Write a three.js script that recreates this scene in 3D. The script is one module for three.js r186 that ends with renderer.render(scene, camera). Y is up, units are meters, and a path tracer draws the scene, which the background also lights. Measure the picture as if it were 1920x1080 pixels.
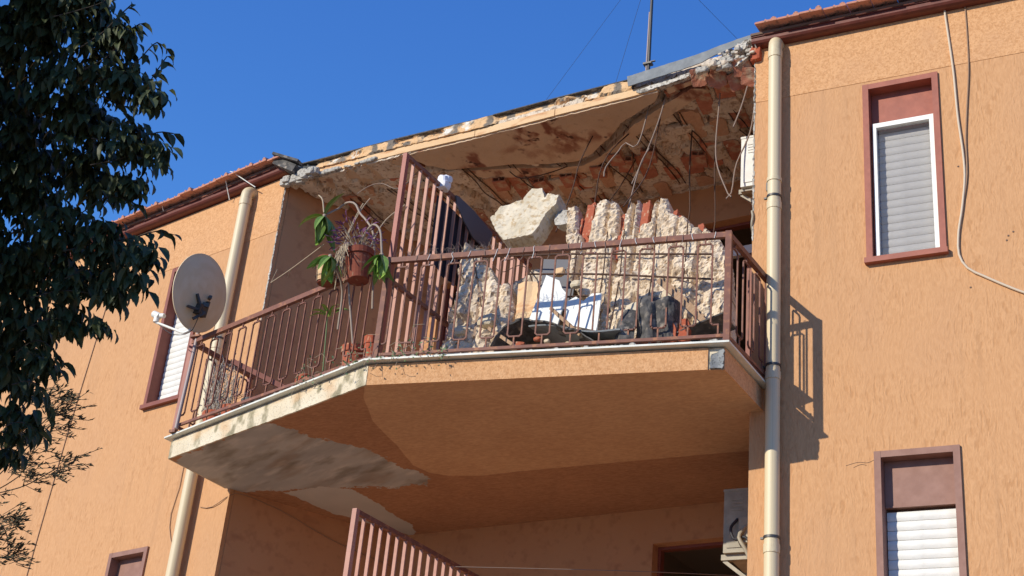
import * as THREE from 'three';
import { mergeGeometries } from 'three/addons/utils/BufferGeometryUtils.js';

const scene = new THREE.Scene();
const V = (x, y, z) => new THREE.Vector3(x, y, z);

// ---------------------------------------------------------------- camera, sky, sun, exposure
const camera = new THREE.PerspectiveCamera(22.04, 16 / 9, 0.1, 600);
camera.position.set(0, 1.6, 10.77);
camera.quaternion.setFromRotationMatrix(new THREE.Matrix4().makeBasis(
  V(0.8968355, 0.0872192, -0.4336806), V(0.1296242, 0.8855218, 0.4461487), V(0.4229464, -0.4563375, 0.7828617)));
camera.focus = 14; camera.userData.fStop = 22;

const SUN = V(-0.448, 0.412, 0.793).normalize();
{
  const w = 512, h = 256, d = new Float32Array(w * h * 4), p = V(0, 0, 0);
  for (let j = 0; j < h; j++) for (let i = 0; i < w; i++) {
    const el = ((j + 0.5) / h - 0.5) * Math.PI, az = ((i + 0.5) / w - 0.5) * 2 * Math.PI;
    p.set(Math.cos(az) * Math.cos(el), Math.sin(el), Math.sin(az) * Math.cos(el));
    const g = Math.acos(Math.min(1, Math.max(-1, p.dot(SUN)))), up = Math.max(p.y, 0);
    const f = Math.min(0.5, Math.exp(-up * 3.1)), glow = 0.06 * Math.exp(-g * 2.4) + 0.05 * Math.exp(-up * 14), o = (j * w + i) * 4;
    d[o] = 0.009 + 0.28 * f + glow; d[o + 1] = 0.064 + 0.81 * f + glow; d[o + 2] = 0.39 + 1.43 * f + glow; d[o + 3] = 1;
    if (p.y < 0) { d[o] = 0.16; d[o + 1] = 0.17; d[o + 2] = 0.18; }
  }
  const t = new THREE.DataTexture(d, w, h, THREE.RGBAFormat, THREE.FloatType);
  t.mapping = THREE.EquirectangularReflectionMapping; t.magFilter = THREE.LinearFilter; t.needsUpdate = true;
  scene.background = t; scene.environment = t;
}
const sun = new THREE.DirectionalLight(new THREE.Color().setRGB(1, 0.93, 0.80), 4.4);
sun.position.copy(SUN).multiplyScalar(60).add(V(-5, 6, 0)); sun.target.position.set(-5, 6, 0);
sun.castShadow = true; sun.shadow.mapSize.set(4096, 4096);
Object.assign(sun.shadow.camera, { left: -14, right: 14, top: 14, bottom: -14, near: 1, far: 140 });
scene.add(sun, sun.target);

const renderer = new THREE.WebGLRenderer({ antialias: true });
renderer.setSize(1024, 576);
renderer.toneMapping = THREE.LinearToneMapping; renderer.toneMappingExposure = 1;
renderer.shadowMap.enabled = true;

// ---------------------------------------------------------------- random numbers and noise
function rng(s) { return () => { s |= 0; s = s + 0x6D2B79F5 | 0; let t = Math.imul(s ^ s >>> 15, 1 | s); t = t + Math.imul(t ^ t >>> 7, 61 | t) ^ t; return ((t ^ t >>> 14) >>> 0) / 4294967296; }; }
function hash(x, y, z) { let n = Math.imul(x, 374761393) ^ Math.imul(y, 668265263) ^ Math.imul(z, 2147483647 ^ 0x5bd1e995); n = Math.imul(n ^ n >>> 13, 1274126177); return ((n ^ n >>> 16) >>> 0) / 4294967296; }
const sm = (t) => t * t * (3 - 2 * t);
const mod = (a, n) => ((a % n) + n) % n;
function pn(x, y, px, py, s = 0) {                                  // tiling value noise, 0..1
  const xi = Math.floor(x), yi = Math.floor(y), u = sm(x - xi), v = sm(y - yi);
  const x0 = mod(xi, px), x1 = mod(xi + 1, px), y0 = mod(yi, py), y1 = mod(yi + 1, py);
  const a = hash(x0, y0, s), b = hash(x1, y0, s), c = hash(x0, y1, s), d = hash(x1, y1, s);
  return a + (b - a) * u + (c - a) * v + (a - b - c + d) * u * v;
}
function pfbm(u, v, fx, fy, oct, s = 0) { let a = 0, w = 0.5, t = 0; for (let o = 0; o < oct; o++) { a += w * pn(u * fx, v * fy, fx, fy, s + o); t += w; w *= 0.5; fx *= 2; fy *= 2; } return a / t; }
function n3(x, y, z, s = 0) {
  const xi = Math.floor(x), yi = Math.floor(y), zi = Math.floor(z), u = sm(x - xi), v = sm(y - yi), w = sm(z - zi);
  const l = (k) => { const a = hash(xi, yi, zi + k + s * 131), b = hash(xi + 1, yi, zi + k + s * 131), c = hash(xi, yi + 1, zi + k + s * 131), d = hash(xi + 1, yi + 1, zi + k + s * 131); return a + (b - a) * u + (c - a) * v + (a - b - c + d) * u * v; };
  return l(0) * (1 - w) + l(1) * w;
}
function f3(x, y, z, oct = 4, s = 0) { let a = 0, w = 0.5, t = 0; for (let o = 0; o < oct; o++) { a += w * n3(x, y, z, s + o); t += w; w *= 0.5; x *= 2.03; y *= 2.03; z *= 2.03; } return a / t; }
const clamp = (x, a = 0, b = 1) => Math.min(b, Math.max(a, x));
const step = (a, b, x) => sm(clamp((x - a) / (b - a)));

// ---------------------------------------------------------------- textures and materials
function tex(w, h, fn, srgb, rep) {
  const d = new Uint8Array(w * h * 4);
  for (let j = 0; j < h; j++) for (let i = 0; i < w; i++) {
    const c = fn((i + 0.5) / w, (j + 0.5) / h), o = (j * w + i) * 4;
    if (typeof c === 'number') d[o] = d[o + 1] = d[o + 2] = clamp(c) * 255; else for (let k = 0; k < 3; k++) d[o + k] = clamp(c[k] / 255) * 255;
    d[o + 3] = 255;
  }
  const t = new THREE.DataTexture(d, w, h, THREE.RGBAFormat);
  if (srgb) t.colorSpace = THREE.SRGBColorSpace;
  t.wrapS = t.wrapT = THREE.RepeatWrapping; t.magFilter = THREE.LinearFilter; t.needsUpdate = true;
  if (rep) t.repeat.set(1 / rep[0], 1 / rep[1]);                    // uv are in metres
  return t;
}
const mixc = (a, b, t) => a.map((x, i) => x + (b[i] - x) * t);
const std = (o) => new THREE.MeshStandardMaterial({ roughness: 0.9, ...o });
const rgb = (r, g, b) => new THREE.Color().setRGB(r, g, b);

const ORANGE = [207, 158, 112], ORANGE_DARK = [176, 126, 82], WT = 2048, streakData = new Float32Array(WT * WT);
for (let j = 0; j < WT; j++) for (let i = 0; i < WT; i++) {         // scratched-plaster grooves over 4 m, running mostly downwards
  const u = (i + 0.5) / WT, v = (j + 0.5) / WT, w = u + (pn(u * 40, v * 26, 40, 26, 40) - 0.5) * 0.010;
  const a = pn(w * 420, v * 105, 420, 105, 1) * 0.6 + pn(w * 840, v * 260, 840, 260, 2) * 0.4, b = pn(w * 260, v * 62, 260, 62, 9), k = pn(u * 24, v * 22, 24, 22, 55);
  streakData[j * WT + i] = clamp(0.62 + (a - 0.5) * (0.7 + 0.5 * k) - Math.max(0, b - 0.68) * 3.2 * k);
}
const streakAt = (u, v) => streakData[Math.min(WT - 1, v * WT | 0) * WT + Math.min(WT - 1, u * WT | 0)];
const tStreakB = tex(WT, WT, streakAt, false, [4, 4]);
const tStreakC = tex(WT, WT, (u, v) => {
  const s = streakAt(u, v), big = pn(u * 7, v * 4, 7, 4, 70) * 0.6 + pn(u * 19, v * 9, 19, 9, 71) * 0.4, run = pn(u * 60, v * 3, 60, 3, 72), c = mixc(ORANGE_DARK, ORANGE, clamp(0.42 + s * 0.66));
  return mixc(mixc(c, [196, 150, 110], clamp((big - 0.45) * 1.3)), [182, 138, 98], clamp((run - 0.74) * 1.6));
}, true, [4, 4]);
const speck = (u, v) => { const a = pfbm(u, v, 70, 70, 4, 3), b = pfbm(u, v, 170, 130, 2, 5); return clamp(0.5 + (a - 0.5) * 1.1 + (b - 0.5) * 0.8); };
const tSpeckB = tex(1024, 1024, speck, false, [1.2, 1.2]);
const tSpeckC = tex(1024, 1024, (u, v) => mixc(mixc([182, 130, 84], [216, 166, 118], clamp(0.2 + speck(u, v) * 1.1)), [202, 154, 112], clamp((pfbm(u, v, 5, 5, 4, 77) - 0.5) * 1.8)), true, [1.2, 1.2]);
const M = {};
M.wall = std({ map: tStreakC, bumpMap: tStreakB, bumpScale: 0.0026, roughness: 0.95 });
M.wallTop = std({ map: tSpeckC, bumpMap: tSpeckB, bumpScale: 0.0022, roughness: 0.95 });
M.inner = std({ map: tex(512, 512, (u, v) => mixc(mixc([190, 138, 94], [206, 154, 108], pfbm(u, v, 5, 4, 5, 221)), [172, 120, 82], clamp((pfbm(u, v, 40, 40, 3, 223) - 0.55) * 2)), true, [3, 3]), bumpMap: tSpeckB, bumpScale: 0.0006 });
const tConcB = tex(512, 512, (u, v) => { const a = pfbm(u, v, 10, 10, 6, 21), b = pfbm(u, v, 60, 60, 2, 31); return a * 0.7 + (b > 0.72 ? 0 : 0.3); }, false, [0.8, 0.8]);
const concC = (c0, c1, c2) => tex(512, 512, (u, v) => mixc(mixc(c0, c1, clamp((pfbm(u, v, 6, 6, 5, 12) - 0.3) * 2.4)), c2, clamp((pfbm(u, v, 28, 28, 4, 17) - 0.56) * 5)), true, [0.9, 0.9]);
const tRubble = concC([212, 191, 162], [231, 212, 184], [166, 142, 114]);
M.rubble = std({ color: rgb(1.0, 1.0, 1.0), map: tRubble, bumpMap: tConcB, bumpScale: 0.008 }); M.rubbleOld = std({ map: tRubble, bumpMap: tConcB, bumpScale: 0.012 });
M.chunk = std({ map: concC([204, 190, 162], [225, 212, 186], [190, 166, 130]), bumpMap: tConcB, bumpScale: 0.008 });
M.ceiling = std({ map: concC([206, 190, 168], [224, 208, 186], [168, 144, 120]), bumpMap: tConcB, bumpScale: 0.014 });
M.oldPlaster = std({ map: tex(512, 512, (u, v) => {
  const a = pfbm(u, v, 10, 10, 5, 61), b = pfbm(u, v, 34, 22, 4, 66), k = step(0.36, 0.5, pfbm(u, v, 4, 5, 3, 69)), c = mixc([192, 164, 134], [214, 188, 158], a);
  return mixc(mixc(c, [134, 84, 62], clamp((b - 0.44) * 5) * k), [84, 54, 42], clamp((pfbm(u, v, 50, 50, 3, 68) - 0.7) * 8) * (0.15 + k));
}, true, [3.4, 3.4]), bumpMap: tConcB, bumpScale: 0.006 });
M.fascia = std({ map: tex(512, 256, (u, v) => mixc(mixc([216, 176, 128], [228, 196, 154], pfbm(u, v, 8, 4, 4, 81)), [190, 134, 90], clamp((pfbm(u, v, 16, 16, 4, 85) - 0.58) * 3)), true, [2.6, 0.8]), bumpMap: tConcB, bumpScale: 0.004 });
M.fasciaRough = std({ map: tex(512, 256, (u, v) => {
  const a = pfbm(u, v, 9, 6, 4, 91), b = pfbm(u, v, 14, 8, 4, 95), c = mixc([212, 164, 112], [226, 192, 148], a);
  return mixc(mixc(c, [120, 110, 98], clamp((b - 0.5) * 7)), [226, 220, 206], clamp((pfbm(u, v, 12, 9, 4, 99) - 0.57) * 8));
}, true, [1.5, 0.75]), bumpMap: tConcB, bumpScale: 0.014 });
M.mortar = std({ map: concC([176, 170, 158], [210, 204, 192], [120, 112, 102]), bumpMap: tConcB, bumpScale: 0.02 });
M.floorTile = std({ map: tex(256, 256, (u, v) => mixc(mixc([150, 118, 94], [176, 146, 120], pfbm(u, v, 8, 8, 5, 231)), [214, 200, 178], clamp((pfbm(u, v, 5, 5, 5, 233) - 0.4) * 3)), true, [1, 1]), roughness: 0.8 });
M.greyMortar = std({ map: concC([120, 122, 122], [150, 152, 150], [84, 84, 82]), bumpMap: tConcB, bumpScale: 0.02 });
M.bareSkin = std({ map: tex(512, 256, (u, v) => {
  const c = mixc([206, 190, 160], [226, 214, 188], pfbm(u, v, 7, 4, 4, 111)), d = mixc(c, [150, 140, 112], clamp((pfbm(u, v, 16, 6, 4, 115) - 0.54) * 4.5));
  return mixc(d, [204, 168, 128], clamp((pfbm(u, v, 5, 4, 3, 118) - 0.62) * 4));
}, true, [1.6, 0.8]), bumpMap: tConcB, bumpScale: 0.01 });
M.terracotta = std({ map: tex(256, 256, (u, v) => mixc(mixc([158, 82, 56], [178, 98, 68], pfbm(u, v, 6, 24, 4, 121)), [188, 152, 122], clamp((pfbm(u, v, 9, 9, 4, 123) - 0.6) * 5)), true, [0.3, 0.3]), bumpMap: tConcB, bumpScale: 0.004 });
M.terracottaOld = std({ map: tex(256, 256, (u, v) => mixc(mixc([160, 98, 74], [188, 124, 96], pfbm(u, v, 6, 18, 4, 131)), [182, 154, 126], clamp((pfbm(u, v, 7, 7, 4, 133) - 0.46) * 4)), true, [0.4, 0.4]), bumpMap: tConcB, bumpScale: 0.004 });
M.terracottaPale = std({ map: M.terracottaOld.map, color: rgb(1.15, 1.12, 1.1), bumpMap: tConcB, bumpScale: 0.004 }); M.terracottaDusty = std({ map: tex(256, 256, (u, v) => mixc([186, 140, 108], [206, 170, 138], pfbm(u, v, 7, 9, 5, 137)), true, [0.4, 0.4]), bumpMap: tConcB, bumpScale: 0.006 });
M.terracottaPink = std({ map: M.terracotta.map, color: rgb(1.0, 0.86, 0.80), bumpMap: tConcB, bumpScale: 0.004 });
M.tile = std({ map: tex(256, 256, (u, v) => mixc(mixc([186, 126, 102], [208, 150, 126], pfbm(u, v, 5, 5, 4, 141)), [120, 96, 82], clamp((pfbm(u, v, 12, 12, 3, 143) - 0.6) * 5)), true, [0.4, 0.4]), bumpMap: tConcB, bumpScale: 0.004 });
const tPaintB = tex(256, 256, (u, v) => pfbm(u, v, 20, 20, 4, 151), false, [0.5, 0.5]);
const paint = (c0, c1, rough) => std({ map: tex(256, 256, (u, v) => mixc(c0, c1, clamp((pfbm(u, v, 8, 8, 5, 155) - 0.3) * 2)), true, [0.6, 0.6]), bumpMap: tPaintB, bumpScale: 0.0008, roughness: rough });
M.rail = std({ map: tex(256, 256, (u, v) => mixc(mixc([112, 68, 52], [136, 88, 70], pfbm(u, v, 8, 8, 5, 241)), [158, 104, 70], clamp((pfbm(u, v, 14, 14, 4, 243) - 0.56) * 5)), true, [0.5, 0.5]), bumpMap: tPaintB, bumpScale: 0.001, roughness: 0.65 });
M.railRed = paint([150, 78, 62], [166, 94, 76], 0.55);
M.railLit = paint([178, 126, 106], [196, 144, 122], 0.6);  // paler copy of the rail paint, sunlight put into the partition bars
M.frame = paint([128, 68, 52], [140, 80, 62], 0.6);
M.frameOld = paint([140, 100, 84], [154, 114, 98], 0.65);
M.frameRed = paint([150, 82, 62], [166, 94, 72], 0.6);
M.gutter = paint([96, 42, 30], [112, 54, 40], 0.55);
M.slat = paint([216, 213, 204], [232, 230, 222], 0.55);
M.slatGrey = paint([200, 196, 190], [214, 210, 204], 0.55);
M.white = paint([232, 232, 222], [240, 240, 232], 0.45);
M.pipe = std({ map: tex(128, 512, (u, v) => mixc(mixc([208, 190, 152], [222, 206, 170], pfbm(u, v, 4, 6, 4, 211)), [164, 142, 112], clamp((pfbm(u, v, 24, 5, 4, 213) - 0.58) * 3.2)), true, [0.38, 2.2]), roughness: 0.5 });
M.dish = paint([220, 196, 156], [228, 208, 172], 0.7);
M.timber = std({ color: rgb(0.16, 0.10, 0.07), roughness: 0.85 }); M.room = std({ color: rgb(0.26, 0.20, 0.15), side: THREE.DoubleSide }); M.glass = new THREE.MeshPhysicalMaterial({ color: rgb(0.95, 0.97, 0.97), roughness: 0.03, transmission: 1, thickness: 0, ior: 1.5 });  // room colour darkened to put deep shade behind the doors
M.metal = std({ color: rgb(0.085, 0.08, 0.075), roughness: 0.5, metalness: 0.6 });
M.galv = std({ color: rgb(0.34, 0.27, 0.25), roughness: 0.6, metalness: 0.2 });
M.rebar = std({ color: rgb(0.11, 0.075, 0.055), roughness: 0.85, map: tex(128, 128, (u, v) => mixc([190, 150, 126], [255, 236, 222], pfbm(u, v, 8, 8, 3, 161)), true, [0.1, 0.1]) });
M.rebarPale = std({ color: rgb(0.27, 0.20, 0.155), roughness: 0.85 });
M.marble = paint([214, 214, 200], [232, 232, 220], 0.5);
M.bitumen = std({ map: tex(256, 256, (u, v) => mixc(mixc([62, 60, 58], [104, 100, 96], clamp((pfbm(u, v, 12, 12, 5, 171) - 0.25) * 1.8)), [168, 154, 136], clamp((pfbm(u, v, 9, 9, 5, 173) - 0.58) * 6)), true, [0.5, 0.5]), bumpMap: tConcB, bumpScale: 0.003, roughness: 0.85 });
M.bitumenGrey = std({ map: tex(256, 256, (u, v) => mixc([112, 116, 118], [146, 150, 150], pfbm(u, v, 10, 10, 5, 175)), true, [0.6, 0.6]), bumpMap: tConcB, bumpScale: 0.004, roughness: 0.85 });
M.ac = paint([206, 204, 194], [218, 216, 206], 0.5);
M.acOld = paint([150, 140, 120], [172, 162, 140], 0.6);
M.wood = std({ map: tex(256, 256, (u, v) => mixc([150, 118, 88], [190, 160, 130], pfbm(u, v, 40, 4, 4, 181)), true, [0.3, 0.6]), roughness: 0.85 });
M.asphalt = std({ map: tex(512, 512, (u, v) => mixc([142, 128, 110], [164, 148, 128], pfbm(u, v, 30, 30, 5, 191)), true, [3, 3]), roughness: 0.95 });
M.roofTop = std({ color: rgb(0.16, 0.16, 0.165) });
M.cableBeige = std({ color: rgb(0.62, 0.50, 0.36), roughness: 0.6 });
M.cableBrown = std({ color: rgb(0.34, 0.20, 0.11), roughness: 0.6 });
M.blackWire = std({ color: rgb(0.03, 0.03, 0.035), roughness: 0.6 });
M.bag = std({ color: rgb(0.72, 0.72, 0.74), roughness: 0.6 });
M.sheet = std({ color: rgb(0.018, 0.02, 0.035), roughness: 0.9, side: THREE.DoubleSide });
M.board = std({ color: rgb(0.11, 0.11, 0.125), roughness: 0.6 });
M.pot = std({ map: M.terracotta.map, color: rgb(0.55, 0.47, 0.45), roughness: 0.85 });  // terracotta darkened to put shade into the hung pots
M.soil = std({ color: rgb(0.05, 0.035, 0.025) });
M.stem = std({ color: rgb(0.33, 0.26, 0.20), roughness: 0.8 });
M.stemDark = std({ color: rgb(0.07, 0.05, 0.04), roughness: 0.9 });
const leafTex = tex(64, 64, (u, v) => mixc(mixc([84, 116, 40], [124, 152, 62], pfbm(u, v, 4, 8, 3, 201)), [164, 184, 104], Math.abs(u - 0.5) < 0.05 ? 0.6 : 0), true);
M.plantLeaf = std({ map: leafTex, roughness: 0.5, side: THREE.DoubleSide });
M.plantLeafPale = std({ map: leafTex, color: rgb(1.5, 1.45, 1.3), roughness: 0.5, side: THREE.DoubleSide });
M.purple = std({ color: rgb(0.16, 0.05, 0.12), roughness: 0.6, side: THREE.DoubleSide });
M.dry = std({ color: rgb(0.42, 0.33, 0.22), roughness: 0.9, side: THREE.DoubleSide });
M.creeper = std({ color: rgb(0.16, 0.24, 0.10), roughness: 0.7, side: THREE.DoubleSide });
M.treeLeaf = std({ color: rgb(0.032, 0.044, 0.012), roughness: 0.8, side: THREE.DoubleSide });
M.treeLeaf2 = std({ color: rgb(0.046, 0.060, 0.015), roughness: 0.6, side: THREE.DoubleSide });
M.bark = std({ color: rgb(0.05, 0.038, 0.028), roughness: 0.95 });
M.shrubLeaf = std({ color: rgb(0.07, 0.062, 0.03), roughness: 0.8, side: THREE.DoubleSide });

// ---------------------------------------------------------------- naming and building
const used = {};
function numbered(n) { const k = used[n] = (used[n] ?? -1) + 1; return k ? `${n}_${String(k).padStart(3, '0')}` : n; }
function tag(o, label, category, group) { o.userData.label = label; o.userData.category = category; if (group) o.userData.group = group; return o; }
function thing(name, label, category, group, pos = [0, 0, 0]) { const o = new THREE.Group(); o.name = numbered(name); o.position.set(...pos); scene.add(o); return tag(o, label, category, group); }
function part(name, geo, mat, parent, label) { const m = new THREE.Mesh(geo, mat); m.name = name; m.castShadow = m.receiveShadow = true; if (label) m.userData.label = label; parent.add(m); return m; }
function single(name, geo, mat, label, category, group) { const m = part(numbered(name), geo, mat, scene); return tag(m, label, category, group); }
const merge = (a) => mergeGeometries(a.map((g) => { g = g.index ? g.toNonIndexed() : g; for (const k of Object.keys(g.attributes)) if (!['position', 'normal', 'uv'].includes(k)) g.deleteAttribute(k); return g; }));
function uvBox(g) {                                                 // uv in metres from the face's main direction
  g = g.index ? g.toNonIndexed() : g; const p = g.attributes.position, uv = new Float32Array(p.count * 2), a = V(), b = V(), c = V();
  for (let i = 0; i < p.count; i += 3) {
    a.fromBufferAttribute(p, i); b.fromBufferAttribute(p, i + 1); c.fromBufferAttribute(p, i + 2);
    const n = b.clone().sub(a).cross(c.clone().sub(a)), x = Math.abs(n.x), y = Math.abs(n.y), z = Math.abs(n.z);
    [a, b, c].forEach((q, k) => { const o = (i + k) * 2; if (z >= x && z >= y) { uv[o] = q.x; uv[o + 1] = q.y; } else if (x >= y) { uv[o] = q.z; uv[o + 1] = q.y; } else { uv[o] = q.x; uv[o + 1] = q.z; } });
  }
  g.setAttribute('uv', new THREE.BufferAttribute(uv, 2)); return g;
}
function bx(x0, x1, y0, y1, z0, z1) { return uvBox(new THREE.BoxGeometry(x1 - x0, y1 - y0, z1 - z0).translate((x0 + x1) / 2, (y0 + y1) / 2, (z0 + z1) / 2)); }
function beam(p0, p1, w, h, up = V(0, 1, 0)) {                      // a bar from p0 to p1, w across and h along up
  const a = V(...p0), d = V(...p1).sub(a), l = d.length(), z = d.normalize();
  let x = up.clone().cross(z); if (x.length() < 1e-3) x = V(1, 0, 0).cross(z); x.normalize(); const y = z.clone().cross(x);
  return uvBox(new THREE.BoxGeometry(w, h, l)).applyMatrix4(new THREE.Matrix4().makeBasis(x, y, z).setPosition(a.addScaledVector(z, l / 2)));
}
function tube(pts, r, rad = 6, n = 0) { const c = new THREE.CatmullRomCurve3(pts.map((p) => V(...p)), false, 'centripetal'); return new THREE.TubeGeometry(c, n || Math.max(2, (pts.length - 1) * 4), r, rad); }
function rod(p0, p1, r, rad = 7) { const a = V(...p0), d = V(...p1).sub(a), l = d.length(); return new THREE.CylinderGeometry(r, r, l, rad).applyQuaternion(new THREE.Quaternion().setFromUnitVectors(V(0, 1, 0), d.normalize())).translate(...a.addScaledVector(d, l / 2).toArray()); }
function frameOf(p0, p1) {                                          // x along p0 -> p1 in plan, z outwards, origin at p0
  const t = V(p1[0] - p0[0], 0, p1[1] - p0[1]), l = t.length(); t.normalize();
  return { l, m: new THREE.Matrix4().makeBasis(t, V(0, 1, 0), V(-t.z, 0, t.x)).setPosition(p0[0], 0, p0[1]) };
}
function panel(p0, p1, y0, y1, t0, t1) { const f = frameOf(p0, p1); return bx(0, f.l, y0, y1, t0, t1).applyMatrix4(f.m); }
function shapeOf(pts) { return new THREE.Shape(pts.map((p) => new THREE.Vector2(...p))); }
function planPrism(pts, y0, y1) {                                   // a plan polygon [x, z] between two heights
  return uvBox(new THREE.ExtrudeGeometry(shapeOf(pts.map(([x, z]) => [x, -z])), { depth: y1 - y0, bevelEnabled: false }).rotateX(-Math.PI / 2).translate(0, y0, 0));
}
function inPoly(p, x, y) { let c = false; for (let i = 0, j = p.length - 1; i < p.length; j = i++) if ((p[i][1] > y) !== (p[j][1] > y) && x < (p[j][0] - p[i][0]) * (y - p[i][1]) / (p[j][1] - p[i][1]) + p[i][0]) c = !c; return c; }
function nearest(p, x, y) {
  let best = null, bd = 1e9; for (let i = 0, j = p.length - 1; i < p.length; j = i++) {
    const [ax, ay] = p[j], dx = p[i][0] - ax, dy = p[i][1] - ay, t = clamp(((x - ax) * dx + (y - ay) * dy) / (dx * dx + dy * dy || 1)), qx = ax + dx * t, qy = ay + dy * t, d = Math.hypot(qx - x, qy - y);
    if (d < bd) { bd = d; best = [qx, qy]; }
  } return [best[0], best[1], bd];
}
// A broken plate: outline in its own x, y; front(x, y) and back(x, y) are heights along z
function broken(poly, cell, front, back, jag = 0.4, seed = 0) {
  const xs = poly.map((p) => p[0]), ys = poly.map((p) => p[1]), x0 = Math.min(...xs) - cell, y0 = Math.min(...ys) - cell;
  const nx = Math.ceil((Math.max(...xs) - x0) / cell) + 1, ny = Math.ceil((Math.max(...ys) - y0) / cell) + 1, ins = [];
  for (let j = 0; j < ny; j++) for (let i = 0; i < nx; i++) ins.push(inPoly(poly, x0 + (i + 0.5) * cell, y0 + (j + 0.5) * cell));
  const I = (i, j) => i >= 0 && j >= 0 && i < nx && j < ny && ins[j * nx + i], node = new Map();
  const P = (i, j) => {
    const k = j * (nx + 1) + i; if (node.has(k)) return node.get(k);
    let x = x0 + i * cell, y = y0 + j * cell; const edge = !(I(i, j) && I(i - 1, j) && I(i, j - 1) && I(i - 1, j - 1));
    x += (hash(i, j, seed) - 0.5) * cell * 0.7; y += (hash(i, j, seed + 7) - 0.5) * cell * 0.7;
    if (edge) { const q = nearest(poly, x, y); if (q[2] < cell * 1.6) { x = q[0] + (hash(i, j, seed + 3) - 0.5) * cell * jag; y = q[1] + (hash(i, j, seed + 5) - 0.5) * cell * jag; } }
    const r = [x, y, front(x, y, edge), back(x, y, edge)]; node.set(k, r); return r;
  };
  const pos = [], T = (a, b, c) => pos.push(...a, ...b, ...c), F = (n) => [n[0], n[1], n[2]], B = (n) => [n[0], n[1], n[3]];
  for (let j = 0; j < ny; j++) for (let i = 0; i < nx; i++) if (I(i, j)) {
    const a = P(i, j), b = P(i + 1, j), c = P(i + 1, j + 1), d = P(i, j + 1);
    T(F(a), F(b), F(c)); T(F(a), F(c), F(d)); T(B(a), B(c), B(b)); T(B(a), B(d), B(c));
    const side = (p, q) => { T(F(q), F(p), B(p)); T(F(q), B(p), B(q)); };
    if (!I(i, j - 1)) side(a, b); if (!I(i + 1, j)) side(b, c); if (!I(i, j + 1)) side(c, d); if (!I(i - 1, j)) side(d, a);
  }
  const g = new THREE.BufferGeometry(); g.setAttribute('position', new THREE.Float32BufferAttribute(pos, 3)); g.computeVertexNormals(); return uvBox(g);
}
function rock(sx, sy, sz, seed, detail = 2) {
  const g = new THREE.IcosahedronGeometry(1, detail), p = g.attributes.position;
  for (let i = 0; i < p.count; i++) {
    const x = p.getX(i), y = p.getY(i), z = p.getZ(i), k = 0.62 + 0.75 * f3(x * 1.5 + seed * 3.1, y * 1.5, z * 1.5, 3, seed);
    const q = [x, y, z].map((v) => clamp(v * k * 1.25, -0.92, 0.92)); p.setXYZ(i, q[0] * sx, q[1] * sy, q[2] * sz);
  }
  g.computeVertexNormals(); return uvBox(g);
}
const place = (g, x, y, z, rx = 0, ry = 0, rz = 0) => g.applyMatrix4(new THREE.Matrix4().makeRotationFromEuler(new THREE.Euler(rx, ry, rz)).setPosition(x, y, z));
const mirrorUV = (g) => g;

// ---------------------------------------------------------------- ground
{
  const g = uvBox(new THREE.PlaneGeometry(900, 900).rotateX(-Math.PI / 2));
  const m = part('ground', g, M.asphalt, scene); m.userData.kind = 'structure';
}

// ---------------------------------------------------------------- the apartment building
const A0 = [-9.214, -0.64], ca = Math.cos(13 * Math.PI / 180), sa = Math.sin(13 * Math.PI / 180);
const ML = new THREE.Matrix4().makeBasis(V(ca, 0, sa), V(0, 1, 0), V(-sa, 0, ca)).setPosition(A0[0], 0, A0[1]);   // left wing: x along its wall
const left = (s, y, o) => V(s, y, o).applyMatrix4(ML).toArray();
const building = thing('apartment_building', 'orange plastered apartment building with two wings and a recessed loggia between them', 'building');

function wallWithHoles(x0, x1, y0, y1, holes, depth, mat, m, name) {
  const s = shapeOf([[x0, y0], [x1, y0], [x1, y1], [x0, y1]]);
  for (const [a, b, c, d] of holes) s.holes.push(new THREE.Path([[a, c], [a, d], [b, d], [b, c]].map((p) => new THREE.Vector2(...p))));
  const g = uvBox(new THREE.ExtrudeGeometry(s, { depth, bevelEnabled: false }).translate(0, 0, -depth)); if (m) g.applyMatrix4(m);
  return part(name, g, mat, building);
}
const winR = [[-2.515, 7.61], [-2.497, 4.16], [-2.5, 0.72]], winL = [[-1.72, 7.59], [-1.74, 4.135], [-1.74, 0.7]];
const holeOf = ([x, y]) => [x + 0.04, x + 0.61, y + 0.03, y + 1.75];
wallWithHoles(-3.507, 4, 0, 9.444, winR.map(holeOf), 0.3, M.wall, null, 'right_wing_wall');
wallWithHoles(-9, 0.06, 0, 9.40, winL.map(holeOf), 0.3, M.wall, ML, 'left_wing_wall');
part('right_wing_top_band', bx(-3.505, 4, 9.444, 10.04, -0.3, 0.004), M.wallTop, building, 'smoother speckled plaster band under the right eave');
part('left_wing_top_band', bx(-9, 0.058, 9.40, 10.1, -0.3, 0.004).applyMatrix4(ML), M.wallTop, building, 'smoother speckled plaster band under the left eave');
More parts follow.
